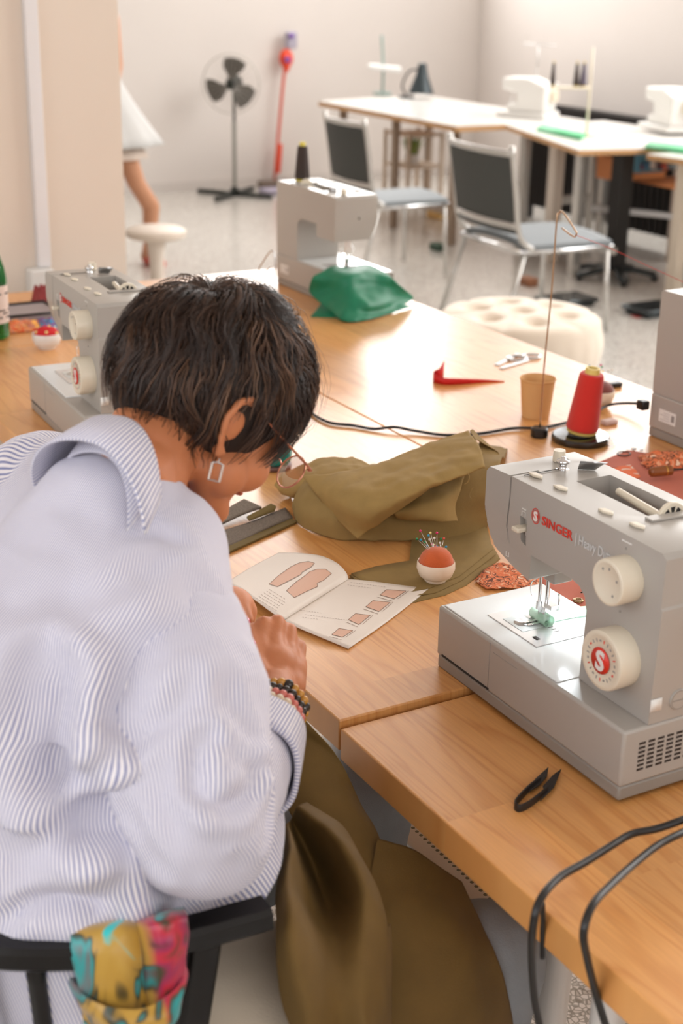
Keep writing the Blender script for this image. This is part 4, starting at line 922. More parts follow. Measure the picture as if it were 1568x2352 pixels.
# ================================================================== far side of the room
BLU = mat('dark_mesh_fabric', srgb(74, 76, 74), .75, bump=.1)
LGM = mat('pale_metal', srgb(206, 204, 200), .25, metal=.6)
def chair(loc, rz, label, w=.50, d=.46):
    r = empty('stacking_chair', loc, rz, label, 'chair')     # faces +x, back at -x
    h = .45; zt_ = .90
    def back_pt(s, t): # s -1..1 across, t 0..1 up ; curved back
        return Vector((-d / 2 - .02 - .07 * t - .035 * (1 - s * s), s * w / 2, .50 + (zt_ - .50) * t))
    b = MB(); grid(b, [[back_pt(s, t) for s in (-1, -.5, 0, .5, 1)] for t in (0.02, .35, .7, .93)], 4, 3); link('backrest', fin(b), BLU, r, solid=.018, offset=0)
    for t in (.08, .90):
        b = MB(); grid(b, [[back_pt(s, tt) - Vector((.014, 0, 0)) for s in (-1, -.5, 0, .5, 1)] for tt in (t, t + .07)], 4, 2); link('back_band', fin(b), LGM, r, solid=.008, offset=0)
    for s in (-1, 1):
        b = MB(); tube(b, [Vector((-d / 2 + .06, s * w / 2, h - .02)), back_pt(s, 0) , back_pt(s, .5), back_pt(s, 1.02)], .013, 8, smooth=4); link('back_post', fin(b), LGM, r)
    b = MB(); grid(b, [[Vector((x, y, h + z)) for y, z in ((-w / 2, .0), (-w / 4, .018), (0, .022), (w / 4, .018), (w / 2, .0))] for x in (-d / 2 + .03, -.05, .1, d / 2)], 4, 4); link('seat', fin(b), mat('pale_seat', srgb(118, 124, 128), .6), r, solid=.03, offset=-1)
    b = MB(); tube(b, [(-d / 2, -w / 2, h - .03), (d / 2, -w / 2, h - .03), (d / 2, w / 2, h - .03), (-d / 2, w / 2, h - .03)], .012, 8, closed=True, smooth=0); link('seat_frame', fin(b), CHR, r)
    for sx_, sy in ((1, 1), (1, -1), (-1, 1), (-1, -1)):
        b = MB(); tube(b, [(sx_ * (d / 2 - .02), sy * (w / 2 - .01), h - .03), (sx_ * (d / 2 + (.0 if sx_ > 0 else .10)), sy * (w / 2 + .01), .012)], .0125, 8, smooth=0); link('leg', fin(b), LGM, r)
    return r
ch = chair((3.49, 4.22, 0), math.radians(-4), 'black backed metal chair nearer to the cream tufted pouf', .56, .50)
c2_ = copy_tree(ch); c2_.location = (3.52, 5.60, 0); c2_.rotation_euler.z = math.radians(-2); c2_.scale = (.92, .82, .98); c2_['label'] = 'black backed metal chair farther back, partly behind the far sewing machine'
# pouf
pc = Vector((2.35, 2.79, 0)); r_ = empty('pouf', pc, 0, 'round cream tufted pouf on metal legs beside the tables', 'pouf')
CRF = mat('cream_velvet', srgb(240, 226, 208), .85, sheen=.4, bump=.1)
b = MB(); N1, N2 = 30, 72; rows = []; RR = .295
btn = [(0, 0)] + [(.165 * math.cos(a * PI / 3 + .2), .165 * math.sin(a * PI / 3 + .2)) for a in range(6)]
for i in range(N1 + 1):
    t = i / N1; row = []
    for j in range(N2):
        a = 2 * PI * j / N2
        if t < .6: rr = RR * (t / .6); z = .45 + .028 * math.sqrt(max(0, 1 - (t / .6) ** 2))
        else:
            q = (t - .6) / .4; rr = RR + .012 * math.sin(q * PI) + .004 * math.sin(a * 24) * math.sin(q * PI); z = .445 - .15 * q
        x, y = rr * math.cos(a), rr * math.sin(a)
        if t < .62:
            dm = sorted(math.hypot(x - p[0], y - p[1]) for p in btn)
            z -= .050 * math.exp(-(dm[0] / .040) ** 2) + .010 * math.exp(-((dm[1] - dm[0]) / .022) ** 2) - .012
        row.append(b.verts.new((x, y, z)))
    rows.append(row)
for A_, B_ in zip(rows, rows[1:]): bridge(b, A_, B_)
bmesh.ops.remove_doubles(b, verts=b.verts[:], dist=.0005); link('cushion_top', fin(b), CRF, r_)
b = MB(); cyl(b, (0, 0, .22), (0, 0, .31), .28, .29, 48); link('apron', fin(b), CRF, r_, smooth='auto')
for k in range(4):
    a = k * PI / 2 + .6; b = MB(); tube(b, [(.22 * math.cos(a), .22 * math.sin(a), .23), (.26 * math.cos(a), .26 * math.sin(a), 0.01)], .012, 8, smooth=0); link('leg', fin(b), LGM, r_)
# fan
FD = mat('fan_black', srgb(40, 44, 40), .5); FP = mat('fan_grey', srgb(150, 150, 142), .4); FB = mat('fan_blade', srgb(92, 88, 82), .45)
fc = Vector((3.96, 8.56, 0)); r_ = empty('standing_fan', fc, math.radians(30), 'standing fan with three dark blades in front of the white wall', 'fan')
for a in (math.radians(8), math.radians(98)):
    b = MB(); u = Vector((math.cos(a), math.sin(a), 0)) * .31; obox(b, -u + Vector((0, 0, .018)), u + Vector((0, 0, .018)), .04, .03); link('foot_bar', fin(b), FD, r_, bevel=.006)
b = MB(); cyl(b, (0, 0, .03), (0, 0, .55), .016, .016, 16); link('pole', fin(b), FP, r_, smooth='auto')
b = MB(); cyl(b, (0, 0, .50), (0, 0, .76), .011, .011, 14); link('upper_pole', fin(b), FD, r_, smooth='auto')
b = MB(); cyl(b, (0, 0, .03), (0, 0, .07), .04, .025, 18); link('collar', fin(b), FD, r_)
fh = .82; fy = Vector((-.05, -.06, 0)); ax = Vector((-.60, -.80, 0)).normalized(); ax = (Matrix.Rotation(math.radians(-30), 3, 'Z') @ ax)
h0 = Vector((0, 0, fh))
b = MB(); cyl(b, h0 - ax * .06, h0 + ax * .06, .055, .050, 24); cyl(b, h0 + ax * .10, h0 + ax * .125, .036, .030, 20); cyl(b, h0 + ax * .06, h0 + ax * .1, .012, .012, 10); link('motor', fin(b), FD, r_)
sx_ = ax.cross(Vector((0, 0, 1))).normalized(); bc_ = h0 + ax * .11
for k in range(3):
    a0 = math.radians(92 + 120 * k); b = MB(); rows = []
    for rr in (.03, .07, .12, .165):
        wd = {.03: .32, .07: .52, .12: .60, .165: .48}[rr]
        rows.append([bc_ + (sx_ * math.cos(a0 + q * wd + .15 * (rr - .03) * 8) + Vector((0, 0, 1)) * math.sin(a0 + q * wd + .15 * (rr - .03) * 8)) * rr * 1.12 + ax * .018 * q for q in (-1, -.4, .3, 1)])
    grid(b, rows, 5, 5); link('blade', fin(b), FB, r_, solid=.003, offset=0)
for sgn in (-1, 1):
    b = MB(); R0 = .21
    for k in range(28):
        a = 2 * PI * k / 28; e = sx_ * math.cos(a) + Vector((0, 0, 1)) * math.sin(a)
        tube(b, [bc_ + ax * (.045 * sgn) + e * .035, bc_ + ax * (.042 * sgn) + e * .14, bc_ + ax * (.006 * sgn) + e * R0], .0011, 4, smooth=3)
    tube(b, [bc_ + (sx_ * math.cos(2 * PI * k / 24) + Vector((0, 0, 1)) * math.sin(2 * PI * k / 24)) * R0 + ax * .005 * sgn for k in range(24)], .0028, 6, closed=True, smooth=2)
    link('wire_guard', fin(b), mat('guard_wire', srgb(190, 186, 178), .4, metal=.5), r_)
# stick vacuum hung on the back wall
ORG = mat('orange_red_plastic', srgb(236, 74, 40), .35); PUR = mat('purple_plastic', srgb(120, 80, 170), .35); PKT = mat('red_tube', srgb(232, 110, 90), .3, metal=.3)
wy = 8.86
def vp(px, py, y=wy): return PY(px, py, y)
r_ = empty('stick_vacuum', vp(655, 135), 0, 'stick vacuum cleaner with orange red body hung on the white wall', 'vacuum')
c_ = vp(657, 134); b = MB(); sphere(b, c_, .062, (.95, .75, 1.25)); sphere(b, c_ + Vector((0, -.01, -.06)), .035, (.8, .8, 1.3)); link('body', blob([('s', c_, .060, (.95, .75, 1.2)), ('s', c_ + Vector((-.005, -.01, -.06)), .035, (.8, .8, 1.3))], .008, 3), ORG, r_, world=True); b.free()
b = MB(); c1_ = vp(652, 136) + Vector((0, -.05, 0)); cyl(b, c1_, c1_ + Vector((0, -.02, 0)), .022, .020, 20); link('filter_cap', fin(b), PUR, r_, world=True, bevel=.003)
b = MB(); q0, q1 = vp(668, 112), vp(668, 72); obox(b, q0, q1, .05, .09, (1, 0, 0)); mo = link('motor_housing', fin(b), mat('vacuum_grey', srgb(176, 170, 186), .4), r_, world=True, bevel=.012)
b = MB(); q0 = vp(662, 82) + Vector((0, -.05, 0)); sphere(b, q0, .022, (1, .7, 1)); link('motor_cap', fin(b), PUR, r_, world=True)
b = MB(); tube(b, [vp(654, 158), vp(649, 200), vp(640, 300), vp(630, 412)], .0125, 10, smooth=3); link('tube', fin(b), PKT, r_, world=True)
b = MB(); obox(b, vp(643, 330), vp(638, 398), .035, .03, (0, 1, 0)); link('lower_joint', fin(b), ORG, r_, world=True, bevel=.008)
fq = gz_ = P(624, 424, 0.03); b = MB(); box(b, -.12, -.05, -.028, .12, .05, .028, Matrix.Translation(vp(620, 420) + Vector((0, -.06, 0)))); hd_ = link('floor_head', fin(b), mat('head_brown', srgb(120, 104, 92), .5), r_, world=True, bevel=.012)
# shallow grey box on the floor by the fan
b = MB(); q = P(590, 462, 0); box(b, q.x + .20, q.y + .20, 0, q.x + .46, q.y + .38, .035); one('flat_box', b, mat('blue_grey_box', srgb(176, 170, 190), .6), 'flat blue grey box on the floor behind the fan base', 'box', bevel=.008)
# ---------------- tables along the far side
GW = mat('glossy_white_top', srgb(240, 238, 234), .15); WD = mat('light_wood', srgb(206, 160, 112), .5, var=.1); DW = mat('taupe_wood', srgb(158, 138, 120), .5)
def tbl(name, poly, z, th, material, edge, legs, legm, label, lr=.022, grp=None):
    c = sum((Vector((x, y, 0)) for x, y in poly), Vector()) / len(poly); r = empty(name, c, 0, label, 'table', grp)
    b = MB(); prism(b, [(x, y, z - .004) for x, y in poly], (0, 0, .004)); link('tabletop', fin(b), material, r, world=True, smooth=False)
    b = MB(); prism(b, [(x, y, z - th) for x, y in poly], (0, 0, th - .0042)); link('core_board', fin(b), edge, r, world=True, smooth=False)
    for x, y in legs:
        b = MB(); box(b, x - lr, y - lr, 0, x + lr, y + lr, z - th); link('leg', fin(b), legm, r, world=True, bevel=.003)
    b = MB(); box(b, legs[0][0] - .012, min(l[1] for l in legs), .18, legs[0][0] + .012, max(l[1] for l in legs), .22); link('stretcher', fin(b), legm, r, world=True, bevel=.002)
    return r
t1 = tbl('sewing_table', [(4.24, 6.05), (5.25, 6.05), (5.25, 8.05), (4.24, 7.78)], TZ, .035, GW, WD, [(4.34, 6.2), (4.34, 6.9), (4.34, 7.6), (5.12, 7.7), (5.12, 6.2)], DW, 'long white table with taupe legs under the dark cone lamp')
t2 = tbl('sewing_table', [(4.20, 4.82), (5.35, 4.60), (5.35, 6.02), (4.58, 6.02)], TZ, .03, GW, WD, [(4.45, 5.1), (4.62, 5.85), (5.25, 5.85), (5.25, 4.75)], LGM, 'white table with a pointed front corner before the black radiators', lr=.026)
t3 = tbl('sewing_table', [(4.56, 3.70), (5.50, 3.70), (5.50, 4.55), (4.44, 4.55)], TZ, .03, GW, WD, [(4.66, 3.85), (4.60, 4.42), (5.4, 4.42), (5.4, 3.85)], mat('cream_leg', srgb(226, 214, 196), .5), 'white table behind the bent wire with an orange wooden drawer beneath', lr=.032)
GMAT = mat('green_cutting_mat', srgb(96, 196, 138), .5)
def matslab(c, s, z, label):
    b = MB(); box(b, c[0] - s[0], c[1] - s[1], z, c[0] + s[0], c[1] + s[1], z + .012); one('cutting_mat', b, GMAT, label, 'cutting mat', 'green cutting mats on the far tables')
q1 = P(1232, 303, TZ); b = MB(); prism(b, [P(1232, 300, TZ + .0005), P(1332, 322, TZ + .0005), P(1346, 313, TZ + .0005), P(1246, 291, TZ + .0005)], (0, 0, .018)); one('cutting_mat', b, GMAT, 'green cutting mat at the edge of the white table with the pointed corner', 'cutting mat', 'green cutting mats on the far tables')
b = MB(); prism(b, [P(1480, 342, TZ + .0005), P(1640, 362, TZ + .0005), P(1640, 346, TZ + .0005), P(1490, 332, TZ + .0005)], (0, 0, .018)); one('cutting_mat', b, GMAT, 'green cutting mat above the orange wooden drawer', 'cutting mat', 'green cutting mats on the far tables')
OW = mat('orange_plywood', srgb(222, 142, 84), .5, var=.1)
dr = empty('drawer_unit', P(1480, 420, .5), 0, 'orange plywood drawer unit holding haberdashery under the white table', 'drawer unit')
def pw(px, py, x): return PX(px, py, x)
xd = 4.72
a_, c_ = pw(1372, 355, xd), pw(1420, 418, xd); b = MB(); box(b, xd, min(a_.y, c_.y), c_.z, xd + .35, max(a_.y, c_.y), a_.z); link('side_panel', fin(b), OW, dr, world=True, bevel=.003)
a_, c_ = pw(1442, 388, xd), pw(1556, 428, xd); b = MB(); box(b, xd, c_.y, c_.z - .02, xd + .4, a_.y, a_.z - .06); link('drawer_front', fin(b), OW, dr, world=True, bevel=.003)
rnd = random.Random(7)
for k in range(7):
    px = 1462 + k * 14; q = pw(px, 376, xd + .1); s = rnd.uniform(.02, .03)
    b = MB(); box(b, q.x - s, q.y - s, q.z - .03, q.x + s, q.y + s, q.z + rnd.uniform(0, .03))
    colr, nm = [(srgb(60, 70, 76), 'dark grey'), (srgb(170, 50, 60), 'red'), (srgb(70, 120, 150), 'blue'), (srgb(220, 210, 200), 'white'), (srgb(80, 50, 60), 'plum'), (srgb(200, 90, 70), 'coral'), (srgb(120, 130, 134), 'light grey')][k]
    one('haberdashery_box', b, mat('box_%d' % k, colr, .5), '%s haberdashery box in the orange plywood drawer unit' % nm, 'box', 'small boxes in the drawer unit', bevel=.004)
b = MB(); q0, q1 = pw(1454, 352, xd + .05), pw(1462, 398, xd + .05); box(b, q0.x, q1.y, q1.z, q0.x + .2, q0.y, q0.z); one('folder', b, mat('sky_blue', srgb(110, 176, 206), .5), 'sky blue folder standing beside the haberdashery boxes', 'folder', bevel=.002)
# black lifting column with a star foot
lc = P(1408, 640, 0); r_ = empty('pedestal', lc, 0, 'black column with a glossy five armed foot under the white tables', 'pedestal')
b = MB(); box(b, -.045, -.045, .05, .045, .045, TZ - .036); link('column', fin(b), mat('black_steel', srgb(30, 29, 28), .5), r_, bevel=.006)
GB = mat('polished_black', srgb(60, 66, 68), .12, metal=.6)
for k in range(5):
    a = 2 * PI * k / 5 + .5; b = MB(); u = Vector((math.cos(a), math.sin(a), 0)); obox(b, u * .03 + Vector((0, 0, .07)), u * .24 + Vector((0, 0, .035)), .06, .03); link('foot_arm', fin(b), GB, r_, bevel=.008)
    b = MB(); cyl(b, u * .23 + Vector((-.01, 0, .02)), u * .23 + Vector((.01, 0, .02)), .02, .02, 14); link('caster', fin(b), BLK, r_)
# second glossy foot: foot pedal boards on the floor
for k, (px, py, lb_) in enumerate(((1500, 720, 'glossy dark foot pedal plate beside the five armed foot'), (1300, 700, 'glossy dark foot pedal plate behind the nearer black backed chair'))):
    q = P(px, py, 0); b = MB(); box(b, q.x - .14, q.y - .10, .02, q.x + .14, q.y + .10, .045, None); box(b, q.x - .12, q.y - .09, 0.0, q.x + .12, q.y + .09, .02); one('foot_pedal', b, GB, lb_, 'pedal', bevel=.008)
# industrial machine frame: bars
fr = empty('machine_stand', P(1290, 600, 0), 0, 'pale metal machine stand with crossbars in front of the radiators', 'machine stand')
for px, py, nm in ((1262, 600, 'post'), (1345, 590, 'post'), (1545, 600, 'post')):
    q = P(px, py, 0); w_ = .035 if px != 1345 else .02; b = MB(); box(b, q.x - w_, q.y - w_, 0, q.x + w_, q.y + w_, TZ - .036); link(nm, fin(b), LGM if px == 1345 else mat('cream_leg2', srgb(222, 212, 200), .5), fr, world=True, bevel=.004)
qa, qb = P(1262, 600, 0), P(1345, 590, 0)
for z0, h_ in ((.36, .05), (.10, .03)):
    b = MB(); obox(b, Vector((qa.x, qa.y, z0)), Vector((qb.x, qb.y, z0)), .03, h_); link('crossbar', fin(b), LGM, fr, world=True, bevel=.003)
qc = P(1545, 600, 0); b = MB(); obox(b, Vector((qb.x, qb.y, .30)), Vector((qc.x, qc.y, .27)), .03, .035); link('crossbar', fin(b), STEEL, fr, world=True, bevel=.003)
# radiators under the right hand windows
RB = mat('black_radiator', srgb(34, 31, 31), .45)
def radiator(y0, n, label):
    r = empty('radiator', (6.18, y0, 0), 0, label, 'radiator', 'black radiators along the window wall')
    for k in range(n):
        b = MB(); y = y0 + k * .058
        for dx in (-.05, 0.05): box(b, 6.19 + dx - .022, y, .10, 6.19 + dx + .022, y + .040, .675)
        box(b, 6.12, y, .62, 6.26, y + .040, .68); box(b, 6.12, y, .09, 6.26, y + .040, .13)
        bmesh.ops.remove_doubles(b, verts=b.verts[:], dist=.0001); link('column', fin(b), RB, r, world=True, smooth=False)
    for z in (.12, .65):
        b = MB(); cyl(b, (6.19, y0, z), (6.19, y0 + n * .058, z), .018, .018, 10); link('header_pipe', fin(b), RB, r, world=True)
    for yy in (y0 + .01, y0 + (n - 1) * .058 + .01):
        b = MB(); box(b, 6.15, yy, 0, 6.23, yy + .02, .10); link('foot', fin(b), RB, r, world=True, smooth=False)
radiator(6.35, 24, 'black column radiator on the window wall, the one nearer the room corner')
radiator(4.70, 24, 'black column radiator on the window wall behind the pointed white table')
radiator(3.05, 24, 'black column radiator on the window wall behind the orange drawer unit')
# machines and thread stands on the far tables
def overlock(loc, rz, label, cones, w=.34):
    r = empty('overlock_machine', loc, rz, label, 'sewing machine')
    b = MB(); box(b, -w / 2, -.13, 0, w / 2, .13, .035); link('base', fin(b), PLW, r, bevel=.01)
    b = MB(); prism(b, [(-w * .30, -.11, .035), (w / 2 - .01, -.11, .035), (w / 2 - .01, -.11, .20), (w * .1, -.11, .245), (-w * .42, -.11, .24), (-w * .42, -.11, .17), (-w * .12, -.11, .155), (-w * .12, -.11, .09), (-w * .30, -.11, .08)], (0, .19, 0)); link('body', fin(b), PLW, r, bevel=.012)
    b = MB(); cyl(b, (w / 2 - .01, 0, .14), (w / 2 + .025, 0, .14), .045, .04, 24); link('handwheel', fin(b), CRM, r, bevel=.004)
    b = MB(); cyl(b, (-w * .3, -.03, .075), (-w * .3, -.03, .17), .004, .004, 8); link('needle_bar', fin(b), CHR, r)
    b = MB(); box(b, -w * .35, .075, .20, w * .42, .15, .212); link('spool_shelf', fin(b), PLW, r, bevel=.004)
    b = MB(); cyl(b, (0, .11, .21), (0, .11, .44), .004, .004, 8); tube(b, [(-w * .3, .11, .44), (w * .35, .11, .44)], .003, 8, smooth=0); link('thread_tree', fin(b), STEEL, r)
    return r
q = P(1215, 268, TZ); overlock((q.x, q.y + .02, TZ + .0005), math.radians(-60), 'white overlock machine at the joint of the two far white tables', 2)
q = P(1530, 310, TZ); overlock((q.x + .12, q.y + .10, TZ + .0150), math.radians(-100), 'white overlock machine cut by the picture edge above the second cutting mat', 2)
ts = empty('thread_rack', P(1320, 232, TZ), 0, 'thin cream thread rack holding dark thread cones', 'thread rack')
ql, qr = PD(1262, 200, 8.3), PD(1355, 196, 8.3); dp = PD(1350, 200, 8.3)
b = MB(); obox(b, Vector((ql.x, ql.y, ql.z)), Vector((qr.x, qr.y, ql.z)), .08, .012); link('shelf', fin(b), CRM, ts, world=True, bevel=.003)
b = MB(); cyl(b, (qr.x, qr.y, TZ), (qr.x, qr.y, ql.z + .22), .008, .008, 10); link('post', fin(b), CRM, ts, world=True)
b = MB(); cyl(b, (qr.x, qr.y, TZ + .001), (qr.x, qr.y, TZ + .012), .07, .07, 24); link('rack_base', fin(b), CRM, ts, world=True)
for px, rr, nm, mm in ((1268, .016, 'slim black thread cone at the end of the thin cream rack', DKT), (1322, .018, 'slim black thread cone on the cream rack nearest the purple grey cone', DKT), (1338, .022, 'purple grey thread cone beside the rack post', mat('purple_grey_thread', srgb(104, 96, 112), .8))):
    q = PD(px, 198, 8.3); t_ = (px - 1262) / 93.0; q = Vector((ql.x + (qr.x - ql.x) * t_, ql.y + (qr.y - ql.y) * t_, ql.z + .0065)); spool_cone('thread_cone', q, .125, rr, rr * .45, mm, nm, 'thread cones on the cream rack')
# dark cone lamp and white bench lamp
r_ = empty('cone_lamp', P(962, 228, TZ), 0, 'dark conical desk lamp standing on the long white table', 'lamp')
q = P(958, 226, TZ); b = MB(); lathe(b, [(.018, .245), (.030, .24), (.036, .20), (.045, .16), (.095, .03), (.092, .03), (.042, .155), (.032, .20), (.018, .235)], q + Vector((.03, 0, .0)), 32, (.05, .05, 1)); link('lamp_shade', fin(b), mat('dark_lamp', srgb(52, 62, 66), .35, metal=.3), r_, world=True, smooth='auto')
b = MB(); tube(b, [q + Vector((.03, 0, .20)), q + Vector((-.06, .02, .19)), q + Vector((-.10, .05, .09)), q + Vector((-.05, .07, .012))], .007, 8, smooth=4); link('lamp_arm', fin(b), BLK, r_, world=True)
b = MB(); cyl(b, q + Vector((-.05, .07, 0.0005)), q + Vector((-.05, .07, .014)), .06, .055, 24); link('lamp_base', fin(b), BLK, r_, world=True)
r_ = empty('bench_lamp', P(872, 215, TZ), 0, 'white articulated bench lamp on the long white table', 'lamp')
q = P(878, 218, TZ); LW = mat('lamp_white', srgb(232, 232, 230), .4); LGN = mat('pale_green_joint', srgb(150, 172, 166), .5)
b = MB(); cyl(b, q, q + Vector((0, 0, .02)), .07, .065, 24); link('lamp_base', fin(b), LGN, r_, world=True)
b = MB(); tube(b, [q + Vector((0, 0, .02)), q + Vector((0, 0, .20)), q + Vector((-.02, 0, .42))], .010, 8, smooth=3); link('lamp_arm', fin(b), LGN, r_, world=True)
b = MB(); obox(b, q + Vector((-.10, .05, .20)), q + Vector((.12, -.06, .18)), .10, .04); link('lamp_head', fin(b), LW, r_, world=True, bevel=.015)
# leafy sprig in a small shelf under the long table
WP = mat('pale_pine', srgb(216, 198, 178), .6)
sh = empty('plant_trolley', P(940, 385, .0), 0, 'pale wooden trolley with a green plant under the long white table', 'trolley')
q = PX(940, 375, 4.9); ww = .16
for z in (q.z - .02, q.z - .22, q.z + .20):
    b = MB(); box(b, 4.78, q.y - ww, z, 5.08, q.y + ww, z + .018); link('shelf_board', fin(b), WP, sh, world=True, bevel=.002)
for x, y in ((4.79, q.y - ww), (4.79, q.y + ww), (5.07, q.y - ww), (5.07, q.y + ww)):
    b = MB(); box(b, x - .012, y - .012, 0, x + .012, y + .012, q.z + .23); link('post', fin(b), WP, sh, world=True, bevel=.002)
pl_ = empty('potted_grass', Vector((4.92, q.y, q.z - .002)), 0, 'yellow green grassy plant in a clear jar on the pale trolley', 'plant')
b = MB(); lathe(b, [(0, 0), (.05, 0), (.055, .02), (.055, .07), (.050, .07), (.048, .02), (0, .01)], pl_.location, 24); link('pot', fin(b), PLW, pl_, world=True)
rnd = random.Random(3)
GR = mat('grass_green', srgb(140, 168, 50), .6, var=.3)
b = MB()
for k in range(70):
    a = rnd.uniform(0, 2 * PI); rr = rnd.uniform(0, .04); base = pl_.location + Vector((rr * math.cos(a), rr * math.sin(a), .06)); L_ = rnd.uniform(.08, .15); o_ = Vector((math.cos(a), math.sin(a), 0)) * rnd.uniform(.01, .07)
    v = [base + Vector((-.004 * math.sin(a), .004 * math.cos(a), 0)), base - Vector((-.004 * math.sin(a), .004 * math.cos(a), 0)), base + o_ * .6 + Vector((0, 0, L_ * .8)) + Vector((.004, 0, 0)), base + o_ + Vector((0, 0, L_)), base + o_ * .6 + Vector((0, 0, L_ * .8)) - Vector((.004, 0, 0))]
    b.faces.new([b.verts.new(x) for x in v])
tag(link('grass_blades', fin(b), GR, pl_, world=True, smooth=False, solid=.001), kind='stuff')
# small bits under the far tables
for px, py, s, col_, lb_, nm, cat in ((1005, 575, .035, srgb(60, 84, 70), 'dark green rubber wheel block on the floor between the two black backed chairs', 'wheel_block', 'block'),
                                   (1212, 655, .035, srgb(150, 100, 70), 'brown wooden block on the floor by the nearer chair legs', 'wooden_block', 'block'),
                                   (1462, 728, .02, srgb(206, 60, 54), 'small red scrap lying on the floor before the foot pedal', 'fabric_scrap', 'scrap'),
                                   (1010, 500, .06, srgb(232, 190, 120), 'low yellow wooden box under the long white table', 'wooden_box', 'box'),
                                   (1068, 480, .05, srgb(200, 150, 104), 'small brown cardboard box under the long white table', 'cardboard_box', 'box')):
    q = P(px, py, 0); b = MB(); hgt_ = .003 if nm == 'fabric_scrap' else s * 1.3; box(b, q.x - s, q.y - s * 1.4, 0, q.x + s, q.y + s * 1.4, hgt_); one(nm, b, mat(nm + '_m', col_, .6), lb_, cat, bevel=min(.006, hgt_ * .4))
# stool beside the standing person
q = P(358, 536, .42); r_ = empty('round_stool', Vector((q.x, q.y, 0)), 0, 'pale round pedestal stool in front of the standing person', 'stool')
b = MB(); lathe(b, [(0, .40), (.13, .40), (.145, .41), (.145, .435), (.13, .445), (0, .445)], (0, 0, 0), 40); link('seat', fin(b), mat('pale_seat2', srgb(226, 212, 198), .5), r_, smooth='auto')
b = MB(); lathe(b, [(.05, .40), (.036, .30), (.034, .12), (.06, .04), (.12, .01), (.12, 0), (0, 0)], (0, 0, 0), 32); link('pedestal_foot', fin(b), mat('pale_pedestal', srgb(230, 218, 206), .5), r_, smooth='auto')
# ---------------- person standing behind the partition edge
SKT = mat('skin_tan', srgb(206, 150, 116), .5, bump=.05, bscale=60)
fx, fy_ = 2.225, 6.40
def V(a, c, z): return Vector((fx + a, fy_ + c, z))
per = [('c', V(0.15, 0, .10), .036, V(.175, .02, .33), .052), ('c', V(.175, .02, .33), .052, V(.08, 0, .47), .050), ('c', V(.08, 0, .47), .052, V(-.06, 0, .86), .078), ('c', V(.14, .0, .09), .038, V(.16, -.12, .03), .030), ('s', V(.14, .03, .045), .036),
       ('c', V(-.34, .02, .10), .036, V(-.33, .03, .33), .052), ('c', V(-.33, .03, .33), .052, V(-.33, .0, .47), .050), ('c', V(-.33, 0, .47), .052, V(-.30, 0, .86), .078), ('c', V(-.34, .02, .09), .038, V(-.33, -.10, .03), .030),
       ('s', V(-.21, 0, .92), .15, (1, .75, .9)), ('c', V(-.21, 0, .95), .13, V(-.21, 0, 1.30), .14), ('c', V(-.35, 0, 1.36), .06, V(-.07, 0, 1.36), .06), ('c', V(-.21, 0, 1.36), .055, V(-.21, -.01, 1.48), .05), ('s', V(-.21, -.02, 1.57), .092, (.85, 1, 1.2)),
       ('c', V(-.38, 0, 1.36), .05, V(-.42, 0, 1.10), .042), ('c', V(-.42, 0, 1.10), .04, V(-.40, -.06, .88), .028), ('s', V(-.40, -.08, .82), .035, (.6, .9, 1.3)), ('c', V(-.04, 0, 1.36), .05, V(-.02, 0, 1.10), .042), ('c', V(-.02, 0, 1.10), .04, V(-.10, -.12, .95), .028), ('s', V(-.13, -.15, .93), .035, (1.2, .9, .7))]
pr = empty('person', (fx - .2, fy_, 0), 0, 'person in a pale grey skirt and red shoes standing beyond the cream wall', 'person')
link('body', blob(per, .012, 4), SKT, pr, world=True)
def skirt(z0, z1, r0, r1, material, name, c):
    b = MB(); rows = []
    for i in range(9):
        t = i / 8; rr = r0 + (r1 - r0) * t ** 1.2; row = [b.verts.new(c + Vector((rr * 1.15 * math.cos(2 * PI * j / 48) * (1 + .03 * math.sin(j * 1.6) * t), rr * .85 * math.sin(2 * PI * j / 48) * (1 + .03 * math.sin(j * 1.6) * t), z0 + (z1 - z0) * t))) for j in range(48)]
        rows.append(row)
    for A_, B_ in zip(rows, rows[1:]): bridge(b, A_, B_)
    return link(name, fin(b), material, pr, world=True, solid=.004)
cS = Vector((fx - .19, fy_, 0)); skirt(1.08, .70, .15, .37, mat('pale_grey_cloth', srgb(200, 199, 197), .8), 'skirt', cS)
skirt(.86, .625, .17, .275, mat('underskirt_cream', srgb(222, 204, 190), .8), 'underskirt', cS + Vector((.02, 0, 0)))
skirt(1.36, 1.04, .15, .16, mat('top_white', srgb(226, 224, 222), .8), 'shirt', cS)
hr = blob([('s', V(-.21, .0, 1.61), .098, (.95, 1.05, 1.1)), ('s', V(-.21, .06, 1.52), .07)], .012, 4); link('hair', hr, mat('hair_brown2', srgb(80, 58, 44), .6), pr, world=True)
for sx_, sy_ in ((0.15, -.05), (-.335, -.03)):
    b = MB(); link('shoe', blob([('c', V(sx_, .05 + sy_ + .04, .03), .036, V(sx_ + .01, -.08 + sy_, .026), .034)], .008, 2), mat('red_shoe', srgb(214, 76, 54), .4), pr, world=True); b.free()

